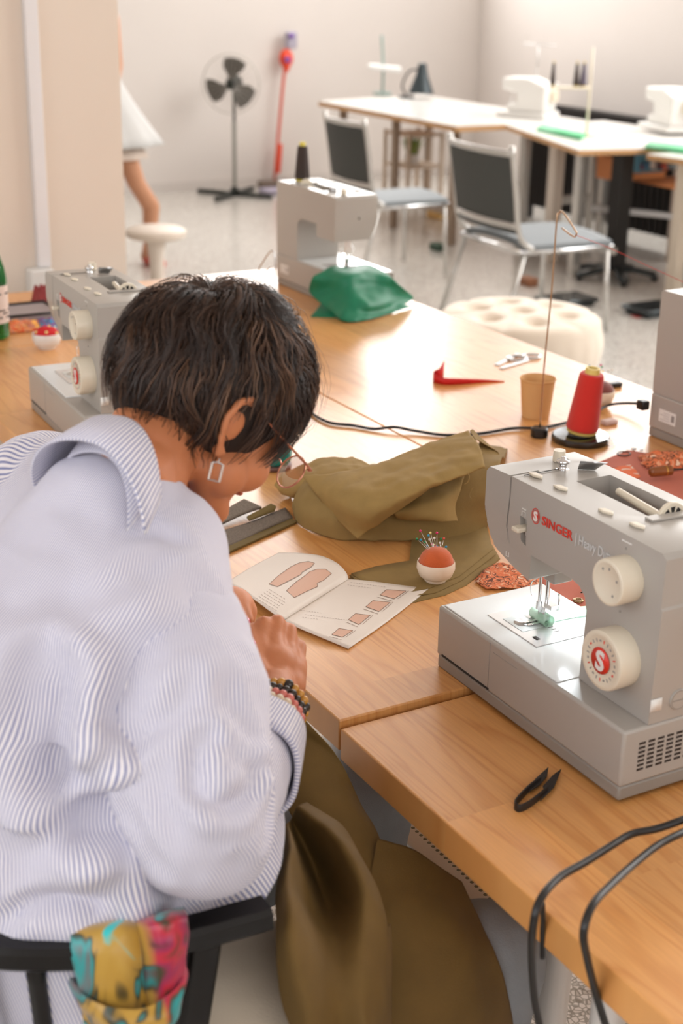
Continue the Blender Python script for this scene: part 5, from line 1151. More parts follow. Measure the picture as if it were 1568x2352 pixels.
rp = empty('ribbed_panel', P(1330, 520, 0), 0, 'black ribbed panel standing under the white tables', 'panel')
for (px0, px1, xx, zt3) in ((1200, 1560, 5.42, .66),):
    ya, yb = PX(px0, 420, xx).y, PX(px1 + 40, 420, xx).y
    b = MB(); box(b, xx, yb, .10, xx + .012, ya, zt3); link('panel_back', fin(b), RB, rp, world=True, smooth=False)
    n_ = int((ya - yb) / .058)
    for k in range(n_):
        b = MB(); y = yb + k * .058; cyl(b, (xx - .012, y + .02, .10), (xx - .012, y + .02, zt3), .018, .018, 10); link('rib', fin(b), RB, rp, world=True, smooth='auto')
    for yy in (yb + .05, ya - .05):
        b = MB(); box(b, xx - .05, yy - .015, 0, xx + .06, yy + .015, .10); link('foot', fin(b), RB, rp, world=True, smooth=False)
# ================================================================== the seated woman
SKIN = mat('skin', srgb(206, 130, 86), .55, bump=.14, bscale=220, var=.10, vscale=25)
SKIN.node_tree.nodes['Principled BSDF'].inputs['Subsurface Weight'].default_value = .12
SKIN.node_tree.nodes['Principled BSDF'].inputs['Subsurface Radius'].default_value = (.02, .008, .004)
wm = empty('person', (-.45, -.08, 0), 0, 'seated person with short dark hair in a blue striped shirt, head bent over handwork', 'person')
Hc = PD(492, 908, 1.66); HF = Vector((.78, .10, -.62)).normalized(); HR = HF.cross(Vector((0, 0, 1))).normalized(); HU = HR.cross(HF).normalized()
HROT = Matrix((HF, HR, HU)).transposed()
def hd(f, r, u): return Hc + HF * f + HR * r + HU * u
NB = PD(292, 1110, 1.57)
SR = PD(420, 1420, 1.47); EL = PD(462, 1885, 1.42); WR = P(628, 1640, .845)
SL = Vector((SR.x - .02, SR.y + .37, SR.z + .02)); ELL = PD(425, 1500, 1.88); WL = PD(500, 1392, 1.94)
head = [('s', hd(-.012, 0, .005), .084, (1.16, .92, 1.04), HROT), ('s', hd(.035, 0, -.045), .064, (1, .95, 1), HROT), ('s', hd(.05, 0, -.02), .062, (.9, 1.0, 1.0), HROT),
        ('c', hd(.0, .050, -.078), .020, hd(.072, .016, -.112), .019), ('c', hd(.0, -.050, -.078), .020, hd(.072, -.016, -.112), .019), ('c', hd(.072, .012, -.112), .02, hd(.072, -.012, -.112), .02),
        ('s', hd(.045, 0, -.082), .045, (1, .9, .9), HROT), ('s', hd(.058, .040, -.052), .031), ('s', hd(.058, -.040, -.052), .031), ('s', hd(.030, .045, -.070), .032), ('s', hd(.030, -.045, -.070), .032),
        ('c', hd(.096, 0, -.006), .008, hd(.112, 0, -.046), .011), ('s', hd(.103, .009, -.050), .008), ('s', hd(.103, -.009, -.050), .008),
        ('s', hd(.076, 0, -.078), .018, (.8, 1.1, .6), HROT), ('c', hd(.084, .030, .014), .012, hd(.088, -.030, .014), .012),
        ('c', hd(-.035, 0, -.055), .058, NB.lerp(hd(-.035, 0, -.055), .35), .054), ('c', NB.lerp(hd(-.035, 0, -.055), .35), .054, NB + Vector((.012, 0, -.01)), .052),
        ('c', NB, .055, NB + Vector((.0, -.09, -.09)), .035), ('c', NB, .062, NB + Vector((.02, .10, -.05)), .040), ('c', NB, .05, NB + Vector((-.06, .0, -.14)), .07)]
for s in (1, -1):   # ears: rim, lobe and root
    e = [hd(.000, .076 * s, .004), hd(-.016, .087 * s, .010), hd(-.033, .094 * s, -.002), hd(-.037, .094 * s, -.024), hd(-.027, .090 * s, -.044), hd(-.013, .082 * s, -.058), hd(-.005, .077 * s, -.056)]
    for a, c in zip(e, e[1:]): head.append(('c', a, .0048, c, .0048))
    head += [('s', hd(-.014, .081 * s, -.057), .0080), ('s', hd(-.015, .078 * s, -.020), .018, (.9, .32, 1.5), HROT)]
# arms and hands share the same skin
fore = [('c', SR + Vector((-.02, .03, -.03)), .040, EL, .038), ('c', EL, .040, EL.lerp(WR, .35), .042), ('c', EL.lerp(WR, .35), .042, WR, .026)]
foreL = [('c', SL, .040, ELL, .034), ('c', ELL, .034, WL, .027)]
def hp(x, y, t): return PD(x, y, t)
tw = (WR - CAM).dot(-back); 
hR = [('c', WR, .027, hp(632, 1580, tw + .06), .026)]
K = [(594, 1470, tw + .115), (628, 1468, tw + .125), (660, 1492, tw + .130), (682, 1524, tw + .128)]          # knuckles
root = hp(636, 1565, tw + .075); root2 = hp(664, 1578, tw + .085); root0 = hp(606, 1568, tw + .070)
for i, k in enumerate(K):
    src = (root0, root, root2, root2)[i]; hR.append(('c', src, .021, hp(*k), .0135))
hR += [('s', hp(630, 1525, tw + .098), .030, (1, 1, .8)), ('s', hp(660, 1545, tw + .105), .024)]
fingers = [  # index, middle, ring, little: knuckle, bend, tip
    [(594, 1470, tw + .115), (606, 1434, tw + .13), (592, 1452, tw + .165), (580, 1478, tw + .165)],
    [(628, 1468, tw + .125), (636, 1430, tw + .14), (620, 1446, tw + .175), (604, 1476, tw + .180)],
    [(660, 1492, tw + .130), (664, 1448, tw + .15), (644, 1462, tw + .185), (626, 1490, tw + .185)],
    [(682, 1524, tw + .128), (688, 1484, tw + .148), (668, 1492, tw + .175), (650, 1512, tw + .175)]]
for i, fg in enumerate(fingers):
    r0 = (.0125, .0125, .0118, .0105)[i]; pts = [hp(*q) for q in fg]
    for j in range(3): hR.append(('c', pts[j], r0 - .0011 * j, pts[j + 1], r0 - .0011 * (j + 1)))
th = [hp(600, 1560, tw + .06), hp(584, 1512, tw + .085), hp(576, 1472, tw + .105), hp(576, 1446, tw + .125)]
for j in range(3): hR.append(('c', th[j], (.018, .0125, .0108)[j], th[j + 1], (.0125, .0108, .0092)[j]))
# left hand, mostly hidden by the shirt front
tl_ = 1.93
hL = [('c', WL, .027, hp(520, 1392, tl_), .030), ('s', hp(530, 1390, tl_), .031, (1, 1, .8))]
fl_ = [[(536, 1368, tl_), (560, 1378, tl_ + .01), (574, 1402, tl_ + .005), (570, 1424, tl_)],
       [(534, 1380, tl_ - .015), (556, 1400, tl_ - .015), (566, 1424, tl_ - .02), (558, 1444, tl_ - .02)],
       [(528, 1392, tl_ - .03), (546, 1418, tl_ - .03), (552, 1442, tl_ - .035), (544, 1458, tl_ - .03)],
       [(520, 1400, tl_ - .045), (534, 1428, tl_ - .045), (538, 1452, tl_ - .05), (530, 1464, tl_ - .045)]]
for i, fg in enumerate(fl_):
    r0 = (.0128, .0125, .0118, .0105)[i]; pts = [hp(*q) for q in fg]
    for j in range(3): hL.append(('c', pts[j], r0 - .0011 * j, pts[j + 1], r0 - .0011 * (j + 1)))
th = [hp(530, 1388, tl_ + .02), hp(552, 1392, tl_ + .035), hp(568, 1420, tl_ + .03), hp(566, 1442, tl_ + .02)]
for j in range(3): hL.append(('c', th[j], (.016, .0125, .0108)[j], th[j + 1], (.0125, .0108, .0092)[j]))
body_me = blob(head + fore + foreL + hR + hL, .0034, 3, .5)
bvb = bvh_of(body_me)
link('body', body_me, SKIN, wm, world=True)
# finger nails
NAIL = mat('red_nail', srgb(222, 22, 52), .15, coat=.5)
def nail(pos, nrm, ax, s=1.0):
    b = MB(); n = Vector(nrm).normalized(); a = (Vector(ax) - n * Vector(ax).dot(n)).normalized(); c = n.cross(a)
    sphere(b, (0, 0, 0), 1, sub=2); mt = Matrix((a, c, n)).transposed().to_4x4() @ Matrix.Diagonal((.0068 * s, .0046 * s, .0018, 1)); mt.translation = pos
    for v in b.verts: v.co = mt @ v.co
    link('fingernail', fin(b), NAIL, wm, world=True)
for x, y, ax_, k_ in ((567, 1432, PD(566, 1440, tl_) - PD(570, 1414, tl_), 1.25), (582, 1478, Vector((0, 0, 1)), .7)):
    h_, n_ = hit(bvb, x, y)
    if h_ is not None: nail(h_ + n_ * .0006, n_ * .6 - ray(x, y) * .4, ax_, k_)
# eyes behind the glasses
for s in (1, -1):
    b = MB(); sphere(b, hd(.084, .031 * s, -.012), .0118, sub=3); link('eyeball', fin(b), mat('eye_white', srgb(230, 226, 220), .2), wm, world=True)
    b = MB(); tube(b, [hd(.094, (.016 + .03 * q) * s, .018 - .006 * abs(q - .5) * 2) for q in (0, .33, .66, 1)], .0026, 6); link('eyebrow', fin(b), mat('brow_dark', srgb(60, 44, 36), .8), wm, world=True)
b = MB(); tube(b, [hd(.092, .020, -.079), hd(.098, 0, -.078), hd(.092, -.020, -.079)], lambda t: .0015 + .0035 * math.sin(t * PI), 8, r2=None); link('lips', fin(b), mat('lip', srgb(190, 112, 84), .45), wm, world=True)
# glasses
gl = empty('glasses', (0, 0, 0), parent=wm); GLM = mat('rose_gold', srgb(214, 150, 126), .2, metal=.9); LENS = mat('lens', (1, 1, 1, 1), .0, trans=1.0, alpha=.35)
for s in (1, -1):
    c = hd(.126, .036 * s, -.026); pts = [c + HR * (.0265 * math.cos(a)) + HU * (.021 * math.sin(a)) - HF * (.004 * math.cos(a) * s * s) for a in [2 * PI * i / 18 for i in range(18)]]
    b = MB(); tube(b, pts, .0011, 6, closed=True, smooth=2); link('lens_rim', fin(b), GLM, gl, world=True)
    b = MB(); b.faces.new([b.verts.new(p) for p in pts]); link('lens', fin(b), LENS, gl, world=True, smooth=False, solid=.0012)
    b = MB(); tube(b, [hd(.124, .063 * s, -.016), hd(.118, .072 * s, -.014), hd(.06, .080 * s, -.006), hd(.0, .081 * s, .004), hd(-.016, .080 * s, -.008)], .0016, 6); link('temple_arm', fin(b), GLM, gl, world=True)
b = MB(); tube(b, [hd(.127, .011, -.022), hd(.129, 0, -.018), hd(.127, -.011, -.022)], .0011, 6); link('bridge', fin(b), GLM, gl, world=True)
# earring
er = empty('earring', (0, 0, 0), parent=wm); b = MB(); lobe = hd(-.014, .090, -.064)
te = (lobe - CAM).dot(-back) - .004
q = [PD(487, 1062, te), PD(478, 1100, te), PD(503, 1107, te), PD(512, 1068, te)]
tube(b, [q[0], q[1], q[2], q[3]], .0019, 4, smooth=0); link('rectangular_drop', fin(b), mat('silver', srgb(222, 214, 208), .3, metal=.7), er, world=True, bevel=.0004)
b = MB(); tube(b, [lobe, q[0].lerp(q[3], .5) + Vector((0, 0, .002)), q[0]], .0009, 5); tube(b, [q[0].lerp(q[3], .5) + Vector((0, 0, .002)), q[3]], .0009, 5); link('hook', fin(b), STEEL, er, world=True)
# ------------------------------------------------------------------ hair
def hair_mat():
    M = bpy.data.materials.new('dark_brown_hair'); M.use_nodes = True; nt = M.node_tree; b = nt.nodes['Principled BSDF']; L = nt.links.new
    at = nt.nodes.new('ShaderNodeAttribute'); at.attribute_name = 'tone'
    r = ramp(nt, [(0.0, srgb(38, 23, 15)), (.5, srgb(62, 39, 26)), (.8, srgb(98, 67, 46)), (1.0, srgb(132, 100, 76))]); L(at.outputs['Fac'], r.inputs[0]); L(r.outputs[0], b.inputs['Base Color'])
    b.inputs['Roughness'].default_value = .42; b.inputs['Specular IOR Level'].default_value = .6; return M
HM = hair_mat()
hairc = empty('hair', (0, 0, 0), parent=wm)
RXh, RYh, RZh = .106, .084, .104    # scalp ellipsoid radii (forward, side, up)
def scalp(f, r, u, k=1.0): return hd(-.014 + f * RXh * k, r * RYh * k, .010 + u * RZh * k)
cap = blob([('s', hd(-.014, 0, .012), .0905, (1.17, .95, 1.14), HROT), ('s', hd(-.058, 0, -.030), .062, (.9, 1.05, 1), HROT), ('s', hd(.052, 0, .042), .055, (1, 1.15, .9), HROT),
            ('s', hd(.026, .060, .010), .030, (1, .6, 1.2), HROT), ('s', hd(.026, -.060, .010), .030, (1, .6, 1.2), HROT)], .005, 3)
o = link('scalp_cap', cap, mat('hair_base', srgb(38, 26, 20), .7), hairc, world=True)
rnd = random.Random(11)
crown = Vector((-.62, .10, .78)).normalized()
def ok_root(n):
    f, r, u = n
    if u > .25: return f < .97
    if f > .62 - .2 * abs(r): return False
    if f > .05: return u > -.02 and abs(r) > .3
    if f > -.26: return u > .16            # over and behind the ear
    return u > -.74
verts = []; faces = []; tones = []
def strand(n0, L_, lift, tone, wid, seed, jit):
    n = n0.copy(); p = []; steps = 8; k = 1.0; ph = seed * 1.7
    for i in range(steps + 1):
        t = i / steps; kk = 1.0 + lift * math.sin(min(1, t * 1.25) * PI * .62) + .015
        p.append(scalp(n.x, n.y, n.z, kk))
        d = n - crown; d = d - n * d.dot(n)
        if d.length < .05: d = Vector((.4, jit, -.2))
        d.normalize()
        side = n.cross(d)
        w = noise.noise(n * 2.6 + Vector((seed * .01, 0, 3.3))) * 1.9 + noise.noise(n * 6.5 + Vector((5, seed * .02, 0))) * 1.0
        down = Vector((-.15, 0, -1)); dn = down - n * down.dot(n)
        fw = Vector((1, 0, 0)); fwt = fw - n * fw.dot(n)
        g = d * 1.0 + side * (w + jit * .25) + dn * (.45 if n.z < .2 else .05) + fwt * (.35 if (n.z > .1 and n.x > -.2) else (.25 if abs(n.y) > .6 and n.x > -.1 else -.05))
        g = (g - n * g.dot(n)).normalized(); n = (n + g * (L_ / steps / .095)).normalized()
    ref = HROT @ Vector((1, .3, .2)); base = len(verts)
    for i, q in enumerate(p):
        d = (p[min(i + 1, steps)] - p[max(i - 1, 0)]).normalized(); a = d.cross(q - Hc).normalized(); o_ = (q - Hc).normalized(); ww = wid * (1 - .75 * (i / steps) ** 2)
        verts.extend((q + a * ww, q + o_ * ww * .9, q - a * ww)); tones.extend((tone,) * 3)
    for i in range(steps):
        for j in range(3):
            a = base + i * 3 + j; b_ = base + i * 3 + (j + 1) % 3; faces.append((a, b_, b_ + 3, a + 3))
cnt = 0
while cnt < 1150:
    v = Vector((rnd.gauss(0, 1), rnd.gauss(0, 1), rnd.gauss(0, 1))).normalized()
    if not ok_root(v): continue
    cnt += 1; seed = rnd.uniform(0, 100)
    nape = v.z < -.1 and v.x < -.1
    side_ = abs(v.y) > .55 and -.35 < v.x < .25 and v.z < .55
    L_ = rnd.uniform(.030, .050) if (nape or side_) else rnd.uniform(.045, .085)
    lift = rnd.uniform(.02, .07) if nape else (rnd.uniform(.03, .10) if side_ else rnd.uniform(.08, .24))
    tone0 = rnd.random() ** 1.8 * (.9 if not nape else 1.05) + .10 * noise.noise(v * 3)
    for k in range(11):
        q = (v + Vector((rnd.gauss(0, 1), rnd.gauss(0, 1), rnd.gauss(0, 1))) * .045).normalized()
        strand(q, L_ * rnd.uniform(.85, 1.1), lift * rnd.uniform(.85, 1.12), min(1, max(0, tone0 + rnd.uniform(-.12, .16))), rnd.uniform(.0005, .0010), seed, rnd.uniform(-1, 1))
# flyaway wisps over the crown
for k in range(46):
    v = Vector((rnd.uniform(-.3, .8), rnd.uniform(-.6, .5), 1)).normalized(); strand(v, rnd.uniform(.07, .12), rnd.uniform(.26, .40), .5, .00035, rnd.uniform(0, 100), rnd.uniform(-2, 2))
me = bpy.data.meshes.new('locks'); me.from_pydata([tuple(v) for v in verts], [], faces)
at = me.attributes.new('tone', 'FLOAT', 'POINT'); at.data.foreach_set('value', tones)
tag(link('locks', me, HM, hairc, world=True), kind='stuff')
# ------------------------------------------------------------------ shirt
def shirt_mat(name, scale):
    M = bpy.data.materials.new(name); M.use_nodes = True; nt = M.node_tree; b = nt.nodes['Principled BSDF']; L = nt.links.new
    at = nt.nodes.new('ShaderNodeAttribute'); at.attribute_name = 'stripe'
    m1 = nt.nodes.new('ShaderNodeMath'); m1.operation = 'MULTIPLY'; m1.inputs[1].default_value = scale; L(at.outputs['Fac'], m1.inputs[0])
    m2 = nt.nodes.new('ShaderNodeMath'); m2.operation = 'FRACT'; L(m1.outputs[0], m2.inputs[0])
    r = ramp(nt, [(0.0, srgb(236, 231, 234)), (.46, srgb(236, 231, 234)), (.58, srgb(132, 136, 176)), (.86, srgb(132, 136, 176)), (1.0, srgb(236, 231, 234))]); L(m2.outputs[0], r.inputs[0]); L(r.outputs[0], b.inputs['Base Color'])
    b.inputs['Roughness'].default_value = .8; b.inputs['Sheen Weight'].default_value = .15
    tc = nt.nodes.new('ShaderNodeTexCoord'); n = nt.nodes.new('ShaderNodeTexNoise'); n.inputs['Scale'].default_value = 700; L(tc.outputs['Object'], n.inputs['Vector'])
    bp = nt.nodes.new('ShaderNodeBump'); bp.inputs['Strength'].default_value = .2; bp.inputs['Distance'].default_value = .001; L(n.outputs['Fac'], bp.inputs['Height']); L(bp.outputs[0], b.inputs['Normal']); return M
SM = shirt_mat('striped_cotton', 1 / .0037)
spine = [Vector((-.37, -.12, .52)), Vector((-.405, -.115, .66)), Vector((-.44, -.10, .80)), Vector((-.425, -.08, .93)), Vector((-.345, -.055, 1.03)), NB + Vector((.01, 0, -.03))]
spine_f = cr(spine, 5)
def ripple(me, fn):
    nr = [v.normal.copy() for v in me.vertices]; cs = [v.co.copy() for v in me.vertices]
    for v, n_, c in zip(me.vertices, nr, cs): v.co = c + n_ * fn(c)
def spine_c(p):
    best = None
    for a, c in zip(spine_f, spine_f[1:]):
        ab = c - a; t = max(0, min(1, (p - a).dot(ab) / ab.dot(ab))); q = a + ab * t; d = (p - q).length
        if best is None or d < best[0]: best = (d, q, ab.normalized())
    return best
def add_attr(me, fn, its=10):
    val = [fn(v.co) for v in me.vertices]; nb = [[] for _ in val]
    for e in me.edges: a, c = e.vertices; nb[a].append(c); nb[c].append(a)
    for _ in range(its):       # even out the weave direction where body segments meet
        new = list(val)
        for i, ns in enumerate(nb):
            q = [val[k] for k in ns if abs(val[k] - val[i]) < .06]
            if q: new[i] = (val[i] + sum(q) / len(q)) / 2
        val = new
    at = me.attributes.new('stripe', 'FLOAT', 'POINT'); at.data.foreach_set('value', val)
def torso_phase(p):
    d, q, ax = spine_c(p); b_ = Vector((-1, 0, 0)); b_ = (b_ - ax * b_.dot(ax)).normalized(); s = ax.cross(b_); v = p - q
    return math.atan2(v.dot(s), v.dot(b_)) * .185
def folds(me, creases, bv=None):
    """press real creases (polylines on the cloth) into the mesh along its normals"""
    cl = []
    for pts, w, dep in creases:
        P3 = []
        for x, y in pts:
            h_, n_ = hit(bv, x, y)
            if h_ is not None: P3.append(h_)
        if len(P3) > 1: cl.append((cr(P3, 5), w, dep))
    nrm = [v.normal.copy() for v in me.vertices]; off = [0.0] * len(me.vertices)
    for P3, w, dep in cl:
        lo = Vector((min(p.x for p in P3), min(p.y for p in P3), min(p.z for p in P3))) - Vector((w * 3,) * 3); hi = Vector((max(p.x for p in P3), max(p.y for p in P3), max(p.z for p in P3))) + Vector((w * 3,) * 3)
        for i, v in enumerate(me.vertices):
            c = v.co
            if c.x < lo.x or c.y < lo.y or c.z < lo.z or c.x > hi.x or c.y > hi.y or c.z > hi.z: continue
            best = 1e9; bt = 0; n_ = len(P3) - 1
            for k in range(n_):
                a = P3[k]; ab = P3[k + 1] - a; t = max(0, min(1, (c - a).dot(ab) / max(1e-9, ab.dot(ab)))); d = (a + ab * t - c).length
                if d < best: best = d; bt = (k + t) / n_
            q = best / w
            if q < 3: off[i] += -dep * math.exp(-q * q) * (math.sin(PI * min(1, max(0, bt * .92 + .04))) ** .6) + dep * .45 * math.exp(-((q - 1.7) ** 2) * 1.6)
    cs = [v.co.copy() for v in me.vertices]
    for v, n_, o_, c in zip(me.vertices, nrm, off, cs): v.co = c + n_ * o_
    b = bmesh.new(); b.from_mesh(me)
    for k in range(2): bmesh.ops.smooth_vert(b, verts=b.verts, factor=.5, use_axis_x=True, use_axis_y=True, use_axis_z=True)
    b.to_mesh(me); b.free()
torso_parts = [('s', NB + Vector((-.015, 0, -.045)), .088), ('s', spine[0], .185, (.95, 1.12, .8)), ('c', spine[0], .17, spine[1], .162), ('c', spine[1], .162, spine[2], .158), ('c', spine[2], .158, spine[3], .160), ('c', spine[3], .150, spine[4], .125), ('c', spine[4], .120, NB + Vector((-.03, -.01, -.045)), .090),
               ('c', spine[1] + Vector((.02, -.06, 0)), .15, spine[2] + Vector((.02, -.07, 0)), .145), ('c', spine[1] + Vector((.02, .06, 0)), .15, spine[2] + Vector((.02, .06, 0)), .145),
               ('c', spine[3] + Vector((.02, -.09, -.02)), .125, SR + Vector((-.035, .045, -.02)), .088), ('c', spine[3] + Vector((.02, .09, 0)), .125, SL + Vector((-.02, -.02, -.01)), .085), ('c', SL + Vector((0, 0, -.01)), .08, spine[4], .11),
               ('c', SR + Vector((-.03, .03, -.01)), .082, spine[4] + Vector((.0, -.02, .0)), .105), ('c', SR + Vector((-.01, .03, -.01)), .075, NB + Vector((.03, -.05, -.06)), .062),
               # loose front of the shirt between the shoulder and the hands
               ('c', NB + Vector((.04, -.03, -.10)), .050, PD(405, 1400, 1.62), .048), ('c', PD(405, 1400, 1.62), .048, PD(455, 1640, 1.62), .050), ('c', PD(420, 1560, 1.58), .07, PD(440, 1750, 1.58), .07),
               ('c', PD(440, 1750, 1.60), .09, PD(500, 1990, 1.57), .080), ('c', PD(500, 1990, 1.57), .080, PD(520, 2130, 1.56), .075),
               ('c', SL, .075, ELL, .050), ('c', ELL, .050, ELL.lerp(WL, .45), .042)]
tm = blob(torso_parts, .0062, 10, .5)
bv = bvh_of(tm)
cre = [([(470, 1530), (400, 1600), (320, 1690), (235, 1755)], .007, .003), ([(112, 1560), (92, 1650), (92, 1740), (120, 1800), (190, 1850), (270, 1870)], .028, .040), ([(158, 1560), (145, 1640), (130, 1720), (98, 1780)], .016, .014),
       ([(235, 1750), (170, 1800), (110, 1800)], .012, .012), ([(0, 1985), (90, 1955), (190, 1910), (280, 1860)], .020, .022), ([(0, 2080), (80, 2060), (180, 2060), (240, 2100)], .020, .016),
       ([(20, 2110), (60, 2080), (120, 2068), (220, 2075)], .009, .010), ([(250, 2080), (262, 2000), (300, 1930)], .016, .009), ([(345, 1985), (400, 2030), (440, 2060), (385, 2090)], .013, .010),
       ([(250, 1500), (240, 1600), (200, 1680)], .016, .006), ([(320, 1480), (280, 1600), (235, 1700)], .016, .006), ([(380, 1250), (330, 1300), (250, 1360)], .015, .006), ([(300, 1235), (370, 1225), (420, 1260)], .012, .006), ([(60, 1030), (20, 1080), (0, 1110)], .012, .005), ([(0, 1350), (60, 1250), (150, 1150)], .03, .006), ([(300, 1330), (400, 1330), (470, 1370)], .02, .005)]
add_attr(tm, torso_phase)
folds(tm, cre, bv)
ripple(tm, lambda c: .0035 * noise.noise(c * 9) + .0018 * noise.noise(c * 24))
# open the neck and trim the hem
bm = bmesh.new(); bm.from_mesh(tm)
nd = (hd(-.03, 0, -.05) - NB).normalized()
dele = [f for f in bm.faces if (f.calc_center_median() - (NB + nd * .024)).dot(nd) > 0 and (f.calc_center_median() - NB).length < .12 and f.calc_center_median().x > NB.x - .035]
bmesh.ops.delete(bm, geom=dele, context='FACES')
for pc_, pn_ in ((Vector((-.354, 0, .705)), Vector((-.55, 0, 1))), (Vector((0, 0, .60)), Vector((0, 0, 1)))):
    bmesh.ops.bisect_plane(bm, geom=bm.verts[:] + bm.edges[:] + bm.faces[:], plane_co=pc_, plane_no=pn_, clear_inner=True)
bm.to_mesh(tm); bm.free()
link('shirt', tm, SM, wm, world=True, solid=.0022, offset=0)
# sleeve
AX1, AX2 = EL, SR
sl_parts = [('c', SR + Vector((.0, .02, -.03)), .076, SR.lerp(EL, .45), .080), ('c', SR.lerp(EL, .35), .080, EL + Vector((-.005, -.005, .012)), .074), ('s', EL + Vector((0, 0, -.004)), .073), ('c', EL, .071, EL.lerp(WR, .50), .058), ('c', EL.lerp(WR, .45), .058, EL.lerp(WR, .78), .050),
            ('c', SR.lerp(EL, .5) + Vector((-.03, .02, .0)), .07, EL + Vector((-.025, .01, .02)), .058)]
sm = blob(sl_parts, .005, 6, .5)
bs = bvh_of(sm)
ab2 = (WR - EL).normalized()
arm_n = (SR - EL).cross(WR - EL).normalized()
arm_path = cr([SR + (SR - EL) * .4, SR, EL.lerp(SR, .4), EL, EL.lerp(WR, .4), WR], 6)
def sleeve_phase(p):
    best = None
    for a, c in zip(arm_path, arm_path[1:]):
        ab = c - a; t = max(0, min(1, (p - a).dot(ab) / ab.dot(ab))); q = a + ab * t; d = (p - q).length
        if best is None or d < best[0]: best = (d, q, ab.normalized())
    v = p - best[1]; s_ = best[2].cross(arm_n).normalized(); sg = 1 if arm_n.dot(ray(470, 1800)) < 0 else -1
    return math.atan2(v.dot(s_), sg * v.dot(arm_n)) * .078
add_attr(sm, sleeve_phase)
cre2 = [([(475, 1600), (430, 1720), (400, 1830)], .020, .006), ([(470, 1700), (450, 1800), (500, 1850), (560, 1830), (580, 1780)], .011, .012), ([(500, 1690), (540, 1740), (585, 1760)], .010, .008), ([(440, 1560), (390, 1640), (330, 1700), (260, 1760)], .012, .006),
        ([(600, 1750), (620, 1800), (618, 1860), (600, 1930)], .008, .007), ([(640, 1770), (655, 1830), (640, 1900)], .007, .006), ([(350, 1800), (400, 1900), (440, 1980)], .020, .006), ([(500, 1930), (520, 1980), (560, 2010)], .016, .005), ([(520, 1560), (540, 1640), (570, 1700)], .012, .006), ([(300, 1860), (330, 1930), (370, 1990)], .012, .006)]
folds(sm, cre2, bs)
ripple(sm, lambda c: .003 * noise.noise(c * 14 + Vector((3, 1, 0))) + .0015 * noise.noise(c * 34))
bm = bmesh.new(); bm.from_mesh(sm); ab2 = (WR - EL).normalized()
dele = [f for f in bm.faces if (f.calc_center_median() - EL.lerp(WR, .74)).dot(ab2) > 0]; bmesh.ops.delete(bm, geom=dele, context='FACES'); bm.to_mesh(sm); bm.free()
slv = link('sleeve', sm, SM, wm, world=True, solid=.0018, offset=0)
# rolled cuff
def cuff_band(t0, t1, r0, r1, name, th, off=Vector((0, 0, 0))):
    b = MB(); n = 64; rows = []; x = ab2; ref = x.orthogonal().normalized(); s = x.cross(ref)
    for i in range(7):
        t = i / 6; c = EL.lerp(WR, t0 + (t1 - t0) * t) + off; rr = r0 + (r1 - r0) * t
        rows.append([b.verts.new(c + (ref * math.cos(2 * PI * j / n) + s * math.sin(2 * PI * j / n)) * rr * (1 + .05 * math.sin(4 * PI * j / n + i * .3) + .03 * math.sin(10 * PI * j / n + 1))) for j in range(n)])
    for A_, B_ in zip(rows, rows[1:]): bridge(b, A_, B_)
    me = fin(b); at = me.attributes.new('stripe', 'FLOAT', 'POINT')
    vals = [0.0] * len(me.vertices)
    for i in range(7):
        for j in range(n): vals[i * n + j] = abs(j / n - .5) * 2 * PI * .062
    at.data.foreach_set('value', vals); return link(name, me, SM, slv, solid=th, offset=0, world=True)
cuff_band(.46, .72, .064, .055, 'rolled_cuff', .006)
# collar: stand and fold following the neck
def collar():
    n = 40; b = MB(); x = nd; bk_ = (Vector((-1, 0, 0)) - x * Vector((-1, 0, 0)).dot(x)).normalized(); s = x.cross(bk_); rows = []; vals = []
    prof = [(.066, -.022), (.067, .010), (.069, .024), (.073, .029), (.077, .024), (.086, -.004), (.095, -.036)]
    for k, (rr, h) in enumerate(prof):
        row = []
        for j in range(n + 1):
            a = -1.95 + 4.1 * j / n; fr = max(0, abs(a) - 1.0); e = rr * (1 + .05 * fr)
            c = NB + x * (h - .003 - .050 * fr * fr) + (bk_ * math.cos(a) + s * math.sin(a)) * e * (1.0 if k < 3 else 1 + .06 * fr) ; row.append(b.verts.new(c)); vals.append(a * .075)
        rows.append(row)
    for A_, B_ in zip(rows, rows[1:]):
        for j in range(n): b.faces.new((A_[j], A_[j + 1], B_[j + 1], B_[j]))
    me = bpy.data.meshes.new('c'); b.to_mesh(me); b.free(); at = me.attributes.new('stripe', 'FLOAT', 'POINT'); at.data.foreach_set('value', vals)
    return link('collar', me, SM, wm, world=True, solid=.003, offset=0)
collar()
# necklace cord
b = MB(); tube(b, [hd(-.055, -.050, -.080), PD(268, 985, 1.575), PD(262, 1002, 1.56), PD(256, 1018, 1.56)], .0018, 6); link('neck_cord', fin(b), BLK, wm, world=True)
# trousers
JEAN = mat('grey_denim', srgb(150, 155, 160), .85, bump=.4, bscale=600, var=.15, vscale=18); BEI = mat('beige_twill', srgb(196, 182, 162), .85, bump=.4, bscale=600, var=.08)
KR = PD(1105, 2150, 1.86); KL = PD(890, 1830, 2.16); HIR = Vector((-.36, -.215, .56)); HIL = Vector((-.36, .01, .56))
KR = Vector((.085, -.24, .525)); KL = Vector((.095, .085, .560))
leg_parts = [('s', Vector((-.38, -.10, .57)), .150, (1, 1.2, .75)), ('c', HIR, .098, KR, .064), ('c', KR, .066, KR + Vector((-.03, 0, -.22)), .058), ('c', KR + Vector((-.03, 0, -.22)), .058, KR + Vector((-.05, 0, -.43)), .045),
             ('c', HIL, .098, KL, .064), ('c', KL, .066, KL + Vector((-.02, 0, -.22)), .058), ('c', KL + Vector((-.02, 0, -.22)), .058, KL + Vector((-.05, 0, -.43)), .045)]
